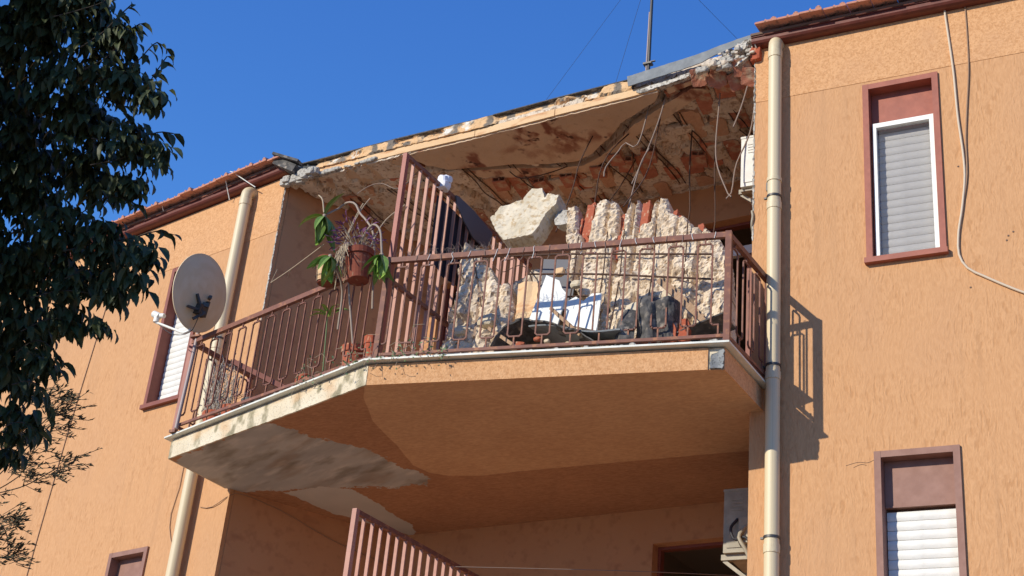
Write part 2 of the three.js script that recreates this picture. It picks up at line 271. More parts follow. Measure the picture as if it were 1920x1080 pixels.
// the recess between the wings
const corner = left(0.06, 0, 0), BKa = [-8.2, -2.35], BKb = [-3.2, -1.9];
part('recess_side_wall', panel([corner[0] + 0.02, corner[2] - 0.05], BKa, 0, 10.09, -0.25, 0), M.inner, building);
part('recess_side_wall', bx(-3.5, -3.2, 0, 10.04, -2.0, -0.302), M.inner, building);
const fB = frameOf(BKa, BKb), onBack = (x) => (x - BKa[0]) / ((BKb[0] - BKa[0]) / fB.l);
{
  const doors = [[onBack(-8.02), onBack(-7.2), 6.62, 9.42], [onBack(-4.77), onBack(-3.66), 6.62, 9.5], [onBack(-5.13), onBack(-3.9), 3.2, 6.04]];
  const s = shapeOf([[-0.2, 0], [fB.l, 0], [fB.l, 9.96], [-0.2, 9.96]]);
  for (const [a, b, c, d] of doors) s.holes.push(new THREE.Path([[a, c], [a, d], [b, d], [b, c]].map((p) => new THREE.Vector2(...p))));
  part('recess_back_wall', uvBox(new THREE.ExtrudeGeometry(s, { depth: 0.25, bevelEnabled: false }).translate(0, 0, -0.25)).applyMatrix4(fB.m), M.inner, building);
  part('recess_back_wall_crown', broken([[-0.2, 9.95], [1.2, 9.93], [2.6, 9.97], [3.6, 9.94], [fB.l, 9.93], [fB.l, 10.09], [-0.2, 10.09]], 0.05, (x, y) => 0.015 + 0.02 * f3(x * 6, y * 6, 1), () => -0.2, 0.5, 4).applyMatrix4(fB.m), M.ceiling, building, 'bare pale masonry strip above the brown paint of the back wall');
  doors.forEach(([a, b, c, d], i) => {
    const door = new THREE.Group(); door.name = 'balcony_door'; building.add(door); door.applyMatrix4(fB.m);
    part('door_frame', merge([bx(a, a + 0.03, c, d, -0.20, -0.12), bx(b - 0.03, b, c, d, -0.20, -0.12), bx(a + 0.03, b - 0.03, d - 0.03, d, -0.20, -0.12)]), i === 1 ? M.frame : M.frame, door);
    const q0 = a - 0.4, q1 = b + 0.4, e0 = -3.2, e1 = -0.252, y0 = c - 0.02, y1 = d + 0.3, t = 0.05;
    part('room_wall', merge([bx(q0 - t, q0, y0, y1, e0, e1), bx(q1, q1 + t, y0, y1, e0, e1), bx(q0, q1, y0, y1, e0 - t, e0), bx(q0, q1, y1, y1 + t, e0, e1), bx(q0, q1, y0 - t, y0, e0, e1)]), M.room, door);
    if (i === 1) part('glass_pane', bx((a + b) / 2 + 0.03, b - 0.06, c + 0.1, d - (i === 1 ? 0.42 : 0.06), -0.125, -0.12), M.glass, door), part('mullion', merge([bx((a + b) / 2 - 0.03, (a + b) / 2 + 0.03, c, d - (i === 1 ? 0.40 : 0.06), -0.15, -0.09)]), M.frame, door);
    if (i === 0) for (let k = 0; k < 30; k++) part('shutter_slat', slat(b - a - 0.12, 0.066).translate((a + b) / 2, c + 0.05 + k * 0.07, -0.13), M.slatGrey, door);
    if (i === 1) part('transom_bar', bx(a + 0.06, b - 0.06, 9.1, 9.2, -0.15, -0.09), M.white, door, 'white transom bar');
  });
}
function slat(w, h) {                                               // one roller-shutter slat, bulging outwards, centred on x
  const n = 6, pts = []; for (let i = 0; i <= n; i++) { const t = i / n; pts.push([0.002 + 0.010 * Math.sin(Math.PI * (0.08 + 0.84 * t)), -h / 2 + h * t]); }
  const s = new THREE.Shape([new THREE.Vector2(-0.006, -h / 2), ...pts.map((p) => new THREE.Vector2(...p)), new THREE.Vector2(-0.006, h / 2)]);
  return uvBox(new THREE.ExtrudeGeometry(s, { depth: w, bevelEnabled: false }).rotateY(-Math.PI / 2).scale(1, 1, 1).translate(w / 2, 0, 0).applyMatrix4(new THREE.Matrix4().makeScale(1, 1, 1)));
}
// windows: brown trim, roller-shutter box, slats
function makeWindow(m, x, y, kind) {
  const w = 0.65, h = 1.79, win = new THREE.Group(); win.name = 'window'; building.add(win);
  if (m) win.applyMatrix4(m.clone().multiply(new THREE.Matrix4().setPosition(x, y, 0))); else win.position.set(x, y, 0);
  const fm = kind === 'old' ? M.frameOld : kind === 'screen' ? M.frameRed : M.frame, t = 0.052;
  part('window_frame', merge([bx(0, t, 0.045, h, -0.002, 0.024), bx(w - t, w, 0.045, h, -0.002, 0.024), bx(t, w - t, h - t, h, -0.002, 0.022),
    bx(t - 0.012, t, 0.045, h - t, -0.16, -0.002), bx(w - t, w - t + 0.012, 0.045, h - t, -0.16, -0.002), bx(t, w - t, h - t, h - t + 0.012, -0.16, -0.002)]), fm, win);
  part('window_sill', bx(-0.012, w + 0.012, -0.005, 0.043, -0.16, 0.055), fm, win);
  const ph = 0.375, pb = h - t - ph;                                // the shutter box
  part('shutter_box', merge([bx(t + 0.002, w - t - 0.002, pb, h - t - 0.002, -0.155, -0.088), bx(t + 0.004, w - t - 0.004, pb - 0.002, pb + 0.012, -0.088, -0.082)]), fm, win);
  const sl = slat(w - 2 * t - 0.012, 0.072), n = Math.floor((pb - 0.06) / 0.0755);
  for (let k = 0; k < n; k++) part('shutter_slat', sl.clone().translate(w / 2, pb - 0.025 - 0.0755 * (k + 0.5), -0.125), kind === 'screen' ? M.slatGrey : M.slat, win);
  if (kind === 'screen') {
    const a = t + 0.02, b = w - t - 0.004, c = 0.047, d = pb + 0.03;
    part('screen_frame', merge([bx(a, a + 0.03, c, d, -0.07, -0.02), bx(b - 0.04, b, c, d, -0.07, -0.02), bx(a + 0.03, b - 0.04, d - 0.045, d, -0.07, -0.021), bx(a + 0.03, b - 0.04, c, c + 0.03, -0.07, -0.021)]), M.white, win, 'white insect screen frame');
    part('insect_screen', bx(a + 0.03, b - 0.04, c + 0.03, d - 0.045, -0.052, -0.050), std({ color: rgb(0.16, 0.16, 0.165), transparent: true, opacity: 0.16, roughness: 0.9 }), win, 'thin grey insect mesh');
  }
  part('window_back', bx(t, w - t, 0.05, h - t, -0.20, -0.17), fm, win);
  return win;
}
makeWindow(null, ...winR[0], 'screen'); makeWindow(null, ...winR[1], 'old'); makeWindow(null, ...winR[2], 'plain');
makeWindow(ML, ...winL[0], 'plain'); makeWindow(ML, ...winL[1], 'old'); makeWindow(ML, ...winL[2], 'plain');

// eaves: gutter, dark board, a row of barrel tiles
function eave(m, x0, x1, dy, tilesFrom, tilesTo, seed) {
  const e = new THREE.Group(); e.name = 'eave'; building.add(e); if (m) e.applyMatrix4(m);
  const prof = [[0, 0.0], [0.06, 0.0], [0.085, 0.012], [0.10, 0.03], [0.10, 0.068], [0.112, 0.068], [0.112, 0.078], [0, 0.078]];
  part('gutter', uvBox(new THREE.ExtrudeGeometry(shapeOf(prof.map(([z, y]) => [-z, y])), { depth: x1 - x0, bevelEnabled: false }).rotateY(Math.PI / 2).translate(x0, 10.03 + dy, 0.006)), M.gutter, e);
  part('eave_board', bx(x0, x1, 10.110 + dy, 10.135 + dy, -0.3, 0.13), M.timber, e);
  const r = rng(seed), q = [[0, 0], [0.208, 0], [0.208, 0.018], [0.196, 0.034], [0.176, 0.040], [0.158, 0.030], [0.150, 0.018], [0.118, 0.018], [0.104, 0.030], [0.090, 0.018], [0.012, 0.018], [0, 0.014]];
  const tileGeo = [0, 1, 2].map((k) => uvBox(new THREE.ExtrudeGeometry(shapeOf(q.map(([a, b]) => [a, b + (b > 0.02 ? 0.004 * k : 0)])), { depth: 0.44 + k * 0.008, bevelEnabled: false }).translate(0, 0, -0.22)).rotateX(0.17));
  const dab = [0, 1].map((k) => rock(0.055 + 0.02 * k, 0.010, 0.02, 900 + k, 1));
  let n = 0;
  for (let x = tilesFrom; x < tilesTo; x += 0.2135, n++) {
    const m = part('roof_tile', tileGeo[n % 3], M.tile, e); m.position.set(x, 10.19 + dy + (r() - 0.5) * 0.010, 0.015 + (r() - 0.5) * 0.018); m.rotation.set((r() - 0.5) * 0.03, (r() - 0.5) * 0.03, (r() - 0.5) * 0.05);
    if (r() < 0.8) { const d = part('glint_dab', dab[n % 2], M.tile, e); d.position.set(x + 0.1, 10.112 + dy, 0.108); }  // small lumps added for the sun glints between gutter and tiles
  }
}
eave(null, -3.51, 4, 0, -3.44, -0.7, 11);
eave(ML, -8, 0.10, 0.08, -5.2, -0.04, 12);
part('verge_capping', merge([beam(left(0.02, 10.285, 0.20), left(0.36, 10.13, 0.10), 0.12, 0.03), beam(left(0.0, 10.23, 0.12), left(0.30, 10.06, 0.06), 0.16, 0.09)]), M.bitumen, building, 'grey capping at the broken end of the left eave');
part('chipped_edge', broken([[-0.016, 7.0], [0.002, 6.9], [0.003, 10.06], [-0.02, 10.06], [-0.012, 9.4], [-0.02, 8.9], [-0.01, 8.2], [-0.018, 7.6]], 0.02, () => 0.004, () => -0.004, 0.6, 33).applyMatrix4(new THREE.Matrix4().makeTranslation(0.06, 0, 0)).applyMatrix4(ML), M.mortar, building, 'pale chipped plaster along the corner of the left wing');
part('chipped_edge', broken([[-0.002, 8.0], [0.01, 8.0], [0.014, 8.6], [0.008, 9.0], [0.016, 9.5], [0.01, 9.9], [-0.002, 9.9]], 0.016, () => 0.004, () => -0.004, 0.6, 34).translate(-3.507, 0, 0), M.mortar, building, 'pale chipped plaster along the corner of the right wing');
part('roof', planPrism([[-3.5, -0.2], [4, -0.2], [4, -9], [-3.5, -9]], 10.05, 10.19), M.roofTop, building);
part('roof', planPrism([left(0.04, 0, -0.2), left(-9, 0, -0.2), left(-9, 0, -9), left(0.04, 0, -3)].map((p) => [p[0], p[2]]), 10.11, 10.28), M.roofTop, building);

// ---------------------------------------------------------------- balcony
const RB = [-3.40, 0.002], RF = [-3.445, 0.86], AP = [-6.388, 1.305], LF = [-9.263, 0.238], LB = [-9.20, -0.61];
const gray1 = [[-9.5, 0.0], [-9.263, 0.239], [-8.421, 0.55], [-7.9, 0.85], [-7.66, 0.72], [-7.48, 0.407], [-7.331, 0.185], [-7.092, -0.185], [-7.007, -0.807], [-7.142, -0.943], [-7.865, -0.88], [-8.179, -0.79], [-8.595, -0.84], [-9.003, -0.76], [-9.5, -0.7]];
const gray2 = [[-8.651, -0.871], [-8.17, -0.768], [-7.89, -0.921], [-7.862, -1.292], [-7.824, -2.057], [-7.896, -2.255], [-7.998, -2.33], [-8.246, -1.94], [-8.518, -1.524]];
const palePanel = [[-3.2, 1.2], [-6.379, 1.36], [-6.552, 1.084], [-6.749, 0.591], [-6.827, 0.027], [-6.931, -0.46], [-6.87, -0.66], [-6.72, -0.79], [-6.421, -0.85], [-5.848, -0.82], [-3.2, -0.80]];
const tSoffit = tex(1280, 840, (u, v) => {
  const x = -9.5 + u * 6.4, z = -2.6 + v * 4.2, w1 = (f3(x * 5, z * 5, 3, 5) - 0.5) * 0.26 + (f3(x * 40, z * 40, 31, 2) - 0.5) * 0.10, w2 = (f3(x * 5, z * 5, 9, 5) - 0.5) * 0.26 + (f3(x * 40, z * 40, 37, 2) - 0.5) * 0.10;
  const s = f3(x * 60, z * 60, 2, 2), b = f3(x * 3, z * 3, 5, 4);
  const gr = f3(x * 26, z * 70, 6, 3);
  let c = mixc([150, 106, 74], [186, 140, 102], clamp(s * 0.3 + gr * 0.9 + b * 0.5 - 0.35));
  if (inPoly(palePanel, x + w1 * 0.05, z + w2 * 0.05)) c = mixc([180, 138, 100], [212, 172, 130], clamp(s * 0.3 + gr * 0.9 + b * 0.5 - 0.35));
  if (inPoly(gray1, x + w1, z + w2)) {
    const st = f3(x * 1.6 + z * 1.2, z * 5.5 - x * 2.6, 7, 5), d = f3(x * 2.4 + z * 2, z * 13 - x * 7, 8, 5);
    c = mixc(mixc([160, 159, 154], [186, 185, 178], clamp((st - 0.25) * 2)), [204, 200, 190], clamp((d - 0.56) * 3));
    c = mixc(c, [130, 104, 78], clamp((f3(x * 1.6, z * 5 - x * 2.4, 17, 5) - 0.54) * 4) * 0.45);
    c = mixc(c, [112, 104, 88], clamp((f3(x * 2.2, z * 6 - x * 2.6, 27, 5) - 0.57) * 5) * 0.6);
  }
  if (inPoly(gray2, x + w1 * 0.35, z + w2 * 0.35)) c = mixc([182, 179, 170], [200, 197, 188], f3(x * 5, z * 5, 12, 4));
  return c;
}, true);
M.soffit = std({ map: tSoffit, bumpMap: null });
function balconySlab(dy, label) {
  const b = thing('balcony', label, 'balcony');
  const plan = [RB, RF, AP, LF, LB, BKa, [-3.51, -1.93], [-3.51, 0.002]];
  part('slab', planPrism(plan, 6.398 + dy, 6.572 + dy), M.bareSkin, b);
  const sof = planPrism(plan, 6.388 + dy, 6.397 + dy), p = sof.attributes.position, uv = sof.attributes.uv;
  for (let i = 0; i < p.count; i++) uv.setXY(i, (p.getX(i) + 9.5) / 6.4, (p.getZ(i) + 2.6) / 4.2);
  part('soffit', sof, M.soffit, b, 'underside with pale repaired panel, brown paint and grey damp patches');
  const cut = [RF[0] - 0.115, RF[1] + 0.0174];
  part('front_skin', panel(AP, cut, 6.386 + dy, 6.571 + dy, 0.001, 0.014), M.wallTop, b, 'orange plastered right front edge');
  part('front_skin', broken([[0, 6.386], [1, 6.389], [2, 6.384], [3.07, 6.387], [3.07, 6.571], [0, 6.571]], 0.035, (x, y) => 0.014 + 0.006 * f3(x * 5, y * 12, 3), () => 0, 0.15, 8).translate(0, dy, 0).applyMatrix4(frameOf(LF, AP).m), M.bareSkin, b, 'bare weathered cream left front edge');
  part('side_skin', panel(RF, RB, 6.387 + dy, 6.5705 + dy, 0.001, 0.013), M.wallTop, b);
  part('side_skin', panel(LB, LF, 6.387 + dy, 6.5705 + dy, 0.001, 0.013), M.bareSkin, b);
  part('mortar_patch', broken([[0.02, 6.392], [0.125, 6.386], [0.128, 6.56], [0.02, 6.50]], 0.02, (x, y) => 0.012 + 0.03 * f3(x * 14, y * 14, 4), () => -0.01, 0.5, 3).translate(0, dy, 0).applyMatrix4(frameOf(cut, RF).m), M.greyMortar, b, 'grey broken mortar corner');
  const mp = [[-3.335, 0.004], [-3.378, 0.925], [-6.40, 1.383], [-9.335, 0.296], [-9.27, -0.58], [-9.19, -0.63], BKa, [-3.515, -1.93], [-3.515, 0.004]];
  part('marble_edge', planPrism(mp, 6.587 + dy, 6.603 + dy), M.marble, b, 'white marble edging slab');
  part('mortar_bed', planPrism(plan.map(([x, z]) => [x, z > 0.01 ? z - 0.035 : z]), 6.573 + dy, 6.586 + dy), M.greyMortar, b);
  part('floor_tiling', planPrism([[-3.52, 0.004], [-3.54, 0.75], [-6.36, 1.17], [-9.12, 0.15], [-9.1, -0.5], [-8.25, -2.2], [-3.52, -1.9]], 6.6035 + dy, 6.611 + dy), M.floorTile, b, 'dusty brown floor tiling');
  return b;
}
const balcony = balconySlab(0, 'angled top-floor balcony slab with white marble edge and stained underside');
// small clumps of moss and droppings of plaster along the marble edge
{
  const r = rng(77), g = [];
  for (let i = 0; i < 90; i++) {
    const k = r(), u = k < 0.6 ? r() : 0.5 + 0.5 * r(), a = k < 0.6 ? [-6.40, 1.383] : [-9.335, 0.296], c = k < 0.6 ? [-3.378, 0.925] : [-6.40, 1.383];
    const s = 0.006 + 0.016 * r() * r();
    g.push(rock(s * 1.6, s, s, i, 1).translate(a[0] + (c[0] - a[0]) * u, 6.604 + s * 0.5, a[1] + (c[1] - a[1]) * u - 0.015 - 0.05 * r()));
  }
  const m = single('crumbs', merge(g), M.mortar, 'pale mortar crumbs scattered along the marble edge of the balcony', 'rubble'); m.userData.kind = 'stuff';
}

// ---------------------------------------------------------------- railing
function path(pts, w) { const g = []; for (let i = 0; i + 1 < pts.length; i++) { const a = V(...pts[i]), b = V(...pts[i + 1]), d = b.clone().sub(a).normalize().multiplyScalar(w * 0.42); g.push(beam(a.sub(d).toArray(), b.add(d).toArray(), w, w, Math.abs(d.y) > w * 0.3 ? V(0, 0, 1) : V(0, 1, 0))); } return merge(g); }
const railing = thing('balcony_railing', 'rust brown meander railing along all sides of the angled balcony', 'railing');
function railRun(p0, p1, start, period, count) {
  const f = frameOf(p0, p1), W = 0.0125, yt = 7.505, yb = 6.775, h = period / 4, ch = 0.017;
  part('top_rail', bx(0, f.l, 7.552, 7.60, -0.02, 0.02).applyMatrix4(f.m), M.rail, railing);
  part('bottom_rail', bx(0, f.l, 6.662, 6.688, -0.012, 0.012).applyMatrix4(f.m), M.rail, railing);
  const loop = merge([
    path([[-2 * h, yb, 0], [-h - ch, yb, 0], [-h, yb + ch, 0], [-h, yt - ch, 0], [-h + ch, yt, 0], [h - ch, yt, 0], [h, yt - ch, 0], [h, yb + ch, 0], [h + ch, yb, 0], [2 * h, yb, 0]], W),
    bx(-W / 2, W / 2, yt + 0.006, 7.552, -W / 2, W / 2), bx(2 * h - W / 2 - 0.001, 2 * h + W / 2 - 0.001, 6.688, yb - 0.006, -W / 2, W / 2)]);
  for (let k = 0; k < count; k++) { const m = part('baluster_loop', loop, M.rail, railing); m.applyMatrix4(f.m.clone().multiply(new THREE.Matrix4().setPosition(start + k * period, 0, 0))); }
  return f;
}
const R0 = [-6.36, 1.28], R1 = [-3.421, 0.86], L0 = [-9.171, 0.353];
const fR = railRun(R0, R1, 0.134, 0.2405, 12), fL = railRun(L0, R0, 0.17, 0.229, 12);
railRun(R1, [-3.357, 0.02], 0.13, 0.24, 3); railRun([-9.06, -0.55], L0, 0.14, 0.24, 3);
for (const [x, z, s, m] of [[R1[0], R1[1], 0.05, M.rail], [R0[0], R0[1], 0.045, M.rail], [L0[0], L0[1], 0.042, M.railRed], [-3.357, 0.03, 0.04, M.rail], [-9.07, -0.5, 0.04, M.railRed]])
  part('post', place(bx(-s / 2, s / 2, 6.602, 7.606, -s / 2, s / 2), x, 0, z, 0, 0.15, 0), m, railing);
part('post_cap', bx(-9.21, -9.14, 6.602, 6.63, 0.31, 0.39), M.rail, railing);
{                                                                   // pale wire ties twisted round the rail
  const r = rng(5);
  for (let k = 0; k < 22; k++) {
    const u = 0.25 + k * 0.123 + (r() - 0.5) * 0.06, a = (r() - 0.5) * 0.03, pts = [[u, 7.545, 0.024], [u + a, 7.58, 0.026], [u + a, 7.61, 0.01], [u + a * 0.5, 7.612, -0.016], [u, 7.56, -0.026]];
    if (r() < 0.6) pts.push([u + (r() - 0.5) * 0.06, 7.535 - r() * 0.05, -0.015 + r() * 0.04]); else pts.unshift([u + (r() - 0.5) * 0.05, 7.50 - r() * 0.03, 0.03]);
    part('wire_tie', tube(pts, 0.0028, 4).applyMatrix4(fR.m), r() < 0.6 ? M.white : M.rebarPale, railing);
  }
}
// bird-spike wires standing on the rail beside the partition
{
  const r = rng(9), g = [];
  for (let k = 0; k < 60; k++) { const u = 0.03 + r() * 1.1, a = [u, 7.595, (r() - 0.5) * 0.03]; g.push(tube([a, [u + (r() - 0.5) * 0.05, 7.63 + r() * 0.03, (r() - 0.5) * 0.06], [u + (r() - 0.5) * 0.11, 7.64 + r() * 0.07, (r() - 0.5) * 0.12]], 0.0018, 3, 3)); }
  const m = part('wire_tangle', merge(g).applyMatrix4(fR.m), M.rebarPale, railing, 'thin tangled wires standing up from the rail'); m.userData.kind = 'stuff';
}

// ---------------------------------------------------------------- bar partitions between the flats
function partition(dy, label, mat, front) {
  const t = thing('bar_partition', label, 'partition', 'bar partitions dividing the balconies');
  const p0 = [-6.36, 1.245], p1 = [-6.17, -1.0], f = frameOf(p0, p1);
  part('post', bx(-0.022, 0.022, 6.603 + dy, 8.70 + dy, -0.022, 0.022).applyMatrix4(f.m), front, t);
  part('top_rail', bx(0.022, f.l, 8.662 + dy, 8.70 + dy, -0.018, 0.018).applyMatrix4(f.m), M.rail, t);
  part('middle_rail', bx(0.022, f.l, 7.395 + dy, 7.43 + dy, -0.018, 0.018).applyMatrix4(f.m), M.rail, t);
  part('bottom_rail', bx(0.022, f.l, 6.66 + dy, 6.69 + dy, -0.014, 0.014).applyMatrix4(f.m), M.rail, t);
  for (let k = 1; k < 19; k++) part('bar', bx(-0.006, 0.006, 6.69 + dy, 8.662 + dy, -0.0155, 0.0155).applyMatrix4(f.m.clone().multiply(new THREE.Matrix4().setPosition(k * 0.119, 0, 0))), mat, t);
  return f;
}
const fP = partition(0, 'tall rust brown bar partition standing above the railing of the damaged balcony', M.railLit, M.railRed);
partition(-3.37, 'brown bar partition of the lower balcony, its top corner just in view', M.railLit, M.railLit);

// ---------------------------------------------------------------- damaged roof slab over the loggia
const CA = [-9.2, -0.62], CB = [-3.5, 0.0], fC = frameOf(CA, CB), xC = (x) => (x - CA[0]) / (CB[0] - CA[0]) * fC.l;
function sag(g) {                                                   // the slab edge hangs lowest right of the middle
  const K = [[-9.3, 0.09], [-8.7, 0.065], [-7.6, 0.045], [-6.58, 0.0], [-5.6, -0.015], [-4.77, -0.04], [-4.2, -0.03], [-3.4, 0.02]], p = g.attributes.position;
  for (let i = 0; i < p.count; i++) {
    const x = p.getX(i); let d = x < K[0][0] ? K[0][1] : K[K.length - 1][1];
    for (let k = 0; k + 1 < K.length; k++) if (x >= K[k][0] && x < K[k + 1][0]) d = K[k][1] + (K[k + 1][1] - K[k][1]) * (x - K[k][0]) / (K[k + 1][0] - K[k][0]);
    p.setY(i, p.getY(i) + d);
  }
  g.computeVertexNormals(); return g;
}
const roof = thing('collapsed_roof_slab', 'broken concrete roof slab over the loggia with exposed terracotta blocks and rebar', 'roof');
const chord = (x0, x1, y0, y1, t0, t1) => { const a = xC(x0), b = xC(x1), g = new THREE.BoxGeometry(b - a, y1 - y0, t1 - t0, Math.ceil((b - a) / 0.1), 1, 1).translate((a + b) / 2, (y0 + y1) / 2, (t0 + t1) / 2); return sag(uvBox(g).applyMatrix4(fC.m)); };
part('deck', planPrism([[-9.14, -0.62], [-3.5, -0.06], [-3.5, -2.1], [-8.3, -2.5]], 10.055, 10.10), M.ceiling, roof);
const crackPts = [[-7.66, -0.58], [-7.48, -0.56], [-7.38, -0.72], [-7.19, -0.88], [-6.82, -0.91], [-6.46, -0.96], [-6.08, -1.07], [-5.79, -1.11], [-5.57, -1.02], [-5.2, -0.72], [-5.06, -0.57], [-4.59, -0.30], [-5.06, -0.57], [-5.2, -0.72], [-5.57, -1.02], [-5.79, -1.11], [-6.46, -0.96], [-7.19, -0.88]];
part('deck', planPrism([[-4.2, -0.16], [-3.5, -0.10], [-3.5, -2.1], [-4.2, -2.1]], 10.102, 10.16), M.ceiling, roof);
// ragged underside with joists
const DOWN = new THREE.Matrix4().makeBasis(V(1, 0, 0), V(0, 0, 1), V(0, -1, 0));
const under = (y) => DOWN.clone().setPosition(0, y, 0);
part('ceiling', broken([[-9.12, -0.62], [-3.52, -0.03], [-3.52, -1.94], [-8.2, -2.36]], 0.024, (x, y) => {
  const c = mod(x * 0.994 + y * 0.112 + 0.13 + 0.05 * f3(x * 3, y * 3, 5), 0.25), gr = 1 - step(0.012, 0.03, Math.abs(c - 0.09)), k = nearest(crackPts, x, y)[2];
  return (0.07 + 0.03 * f3(x * 4, y * 4, 2, 3) + 0.02 * f3(x * 14, y * 14, 3, 3) - 0.075 * gr * step(0.36, 0.5, f3(x * 3.5, y * 2.2, 8, 3)) - 0.05 * step(0.6, 0.68, f3(x * 6, y * 6, 14, 3))) * step(0.03, 0.1, k) ;
}, () => 0, 0.4, 21).applyMatrix4(under(10.06)), M.ceiling, roof, 'ragged bare concrete underside with joists');
// hollow terracotta blocks left in the ceiling
function hollow(w, h, l) { const t = 0.013, g = []; for (let k = 0; k < 3; k++) { g.push(bx(-w / 2, w / 2, -h / 2 + k * (h - t) / 2, -h / 2 + k * (h - t) / 2 + t, -l / 2, l / 2)); const x = -w / 2 + k * (w - t) / 2; g.push(bx(x, x + t, -h / 2 + t, -t / 2, -l / 2 + 0.001, l / 2 - 0.002), bx(x, x + t, t / 2, h / 2 - t, -l / 2 + 0.001, l / 2 - 0.002)); } return merge(g); }
{
  const r = rng(31);
  const strips = [];
  for (let k = 0; k < 21; k++) {                                    // rows of blocks between the joists
    const x = -8.62 + k * 0.245 + (r() - 0.5) * 0.05, zf = -0.62 + (x + 9.2) * 0.109, zc = -nearest(crackPts, x, -0.6)[1];
    const cz = x < -7.7 ? zf - 0.36 : x > -4.6 ? zf - 0.1 : Math.min(zf - 0.3, ...crackPts.filter((q) => Math.abs(q[0] - x) < 0.45).map((q) => q[1])) - 0.16;
    let z = cz - r() * 0.08; while (z > -1.85) { const l = 0.25 + r() * 0.32; if (r() < (x > -5.3 ? 0.72 : 0.62)) strips.push([x, z, x + 0.11 * l, z - l, 0.15 + r() * 0.05]); z -= l + 0.05 + r() * 0.12; }
  }
  strips.forEach(([x0, z0, x1, z1, w], i) => {
    const l = z0 - z1, pts = [[-w / 2 + 0.04 * r(), -l / 2], [w * (0.2 + 0.3 * r()), -l / 2 + 0.03 * r()], [w / 2, -l / 2 + l * 0.15 * r()], [w / 2, l / 2 - l * 0.2 * r()], [w * 0.1, l / 2], [-w / 2, l / 2 - 0.05 * r()]];
    const g = broken(pts, 0.03, (x, y) => 0.012 + 0.006 * Math.abs(Math.sin(x * 70)), () => -0.05, 0.35, 700 + i);
    part('terracotta_block', g.applyMatrix4(new THREE.Matrix4().makeRotationZ(-0.11)).applyMatrix4(DOWN.clone().setPosition((x0 + x1) / 2, (x0 > -5.3 ? 9.972 : 9.98) - r() * r() * 0.03, (z0 + z1) / 2)), [M.terracottaOld, M.terracottaDusty, M.terracottaPale, M.terracottaOld, M.terracottaDusty][i % 5], roof);
  });
  for (const [x, z] of [[-5.64, -1.23], [-6.32, -1.3], [-6.0, -1.28], [-5.36, -1.05], [-5.31, -1.19], [-5.02, -1.11], [-4.55, -1.34], [-6.75, -1.15]])
    part('hollow_block', place(hollow(0.15, 0.12, 0.2), x, 9.935 + r() * 0.02, z - 0.1, -0.1 * r(), 0.1 + (r() - 0.5) * 0.4, (r() - 0.5) * 0.12), M.terracottaOld, roof);
  // lumps of concrete stuck between them
  for (let i = 0; i < 24; i++) {
    const x = -8.6 + r() * 5.0, zf = -0.62 + (x + 9.2) * 0.109, z = zf - 0.55 - r() * (1.15);
    part('concrete_lump', rock(0.05 + r() * 0.11, 0.02 + r() * 0.03, 0.05 + r() * 0.11, 200 + i).translate(x, 9.955 + r() * 0.02, z), M.ceiling, roof);
  }
}
// old plaster still hanging under the edge beam, cracked along its back
const crack = [[-7.66, -0.56], [-7.48, -0.54], [-7.38, -0.69], [-7.19, -0.84], [-6.82, -0.87], [-6.46, -0.92], [-6.08, -1.03], [-5.79, -1.07], [-5.57, -0.98], [-5.2, -0.68], [-5.06, -0.53], [-4.59, -0.27], [-4.5, -0.14]];
const plate = (pts, name, y, sd, amp = 0.02) => part(name, sag(broken(pts, 0.035, (x, z) => 0.02 + amp * f3(x * 2.2, z * 2.2, sd, 3) + 0.010 * Math.max(0, f3(x * 8, z * 8, sd, 3) - 0.55) * 4, () => -0.03, 0.25, sd).applyMatrix4(under(y))), M.oldPlaster, roof);
plate([...crack, [-4.5, -0.13], [-7.66, -0.475]], 'plaster_sheet', 9.950, 41, 0.025);
plate([[-8.72, -0.60], [-8.3, -0.56], [-7.72, -0.52], [-7.55, -0.60], [-7.44, -0.76], [-7.7, -0.92], [-8.1, -0.84], [-8.4, -0.9], [-8.8, -0.86]], 'plaster_sheet', 9.965, 42);
plate([[-7.16, -0.95], [-6.82, -0.975], [-6.46, -1.025], [-6.08, -1.135], [-5.74, -1.18], [-5.48, -1.06], [-5.11, -0.76], [-4.96, -0.61], [-4.53, -0.37], [-4.2, -0.21], [-4.05, -0.28], [-4.42, -0.5], [-4.9, -0.74], [-5.1, -0.88], [-5.42, -1.12], [-5.75, -1.32], [-6.1, -1.27], [-6.5, -1.2], [-6.9, -1.12]], 'plaster_sheet', 9.965, 43);
plate([[-4.44, -0.14], [-3.95, -0.085], [-3.9, -0.13], [-4.2, -0.17], [-4.45, -0.24]], 'plaster_sheet', 9.975, 44);
// the edge: smooth lower strip, chipped upper band, felt on top
part('edge_strip', chord(-8.68, -6.62, 9.937, 10.015, -0.05, 0.0), M.fascia, roof);
part('edge_strip', chord(-6.612, -5.66, 9.935, 10.015, -0.05, 0.001), M.fascia, roof);
part('edge_strip', chord(-5.652, -4.52, 9.937, 10.013, -0.05, 0.0), M.fascia, roof);
const rough = (pts, cell, amp, sd, base = 0.0) => sag(broken(pts.map(([x, y]) => [xC(x), y]), cell, (u, y) => base + amp * f3(u * 5, y * 14, sd, 4) - amp * 1.5 * step(0.52, 0.62, f3(u * 3, y * 9, sd + 3, 3)), () => -0.06, 0.5, sd).applyMatrix4(fC.m));
part('edge_band', rough([[-8.75, 10.016], [-4.78, 10.016], [-4.8, 10.06], [-4.74, 10.085], [-4.9, 10.128], [-6, 10.125], [-6.9, 10.13], [-7.8, 10.128], [-8.75, 10.12]], 0.024, 0.03, 51), M.fasciaRough, roof, 'chipped and weathered upper band of the slab edge');
part('edge_band', rough([[-9.05, 9.96], [-8.70, 9.985], [-8.72, 10.12], [-9.1, 10.10]], 0.025, 0.05, 52, 0.0), M.greyMortar, roof);
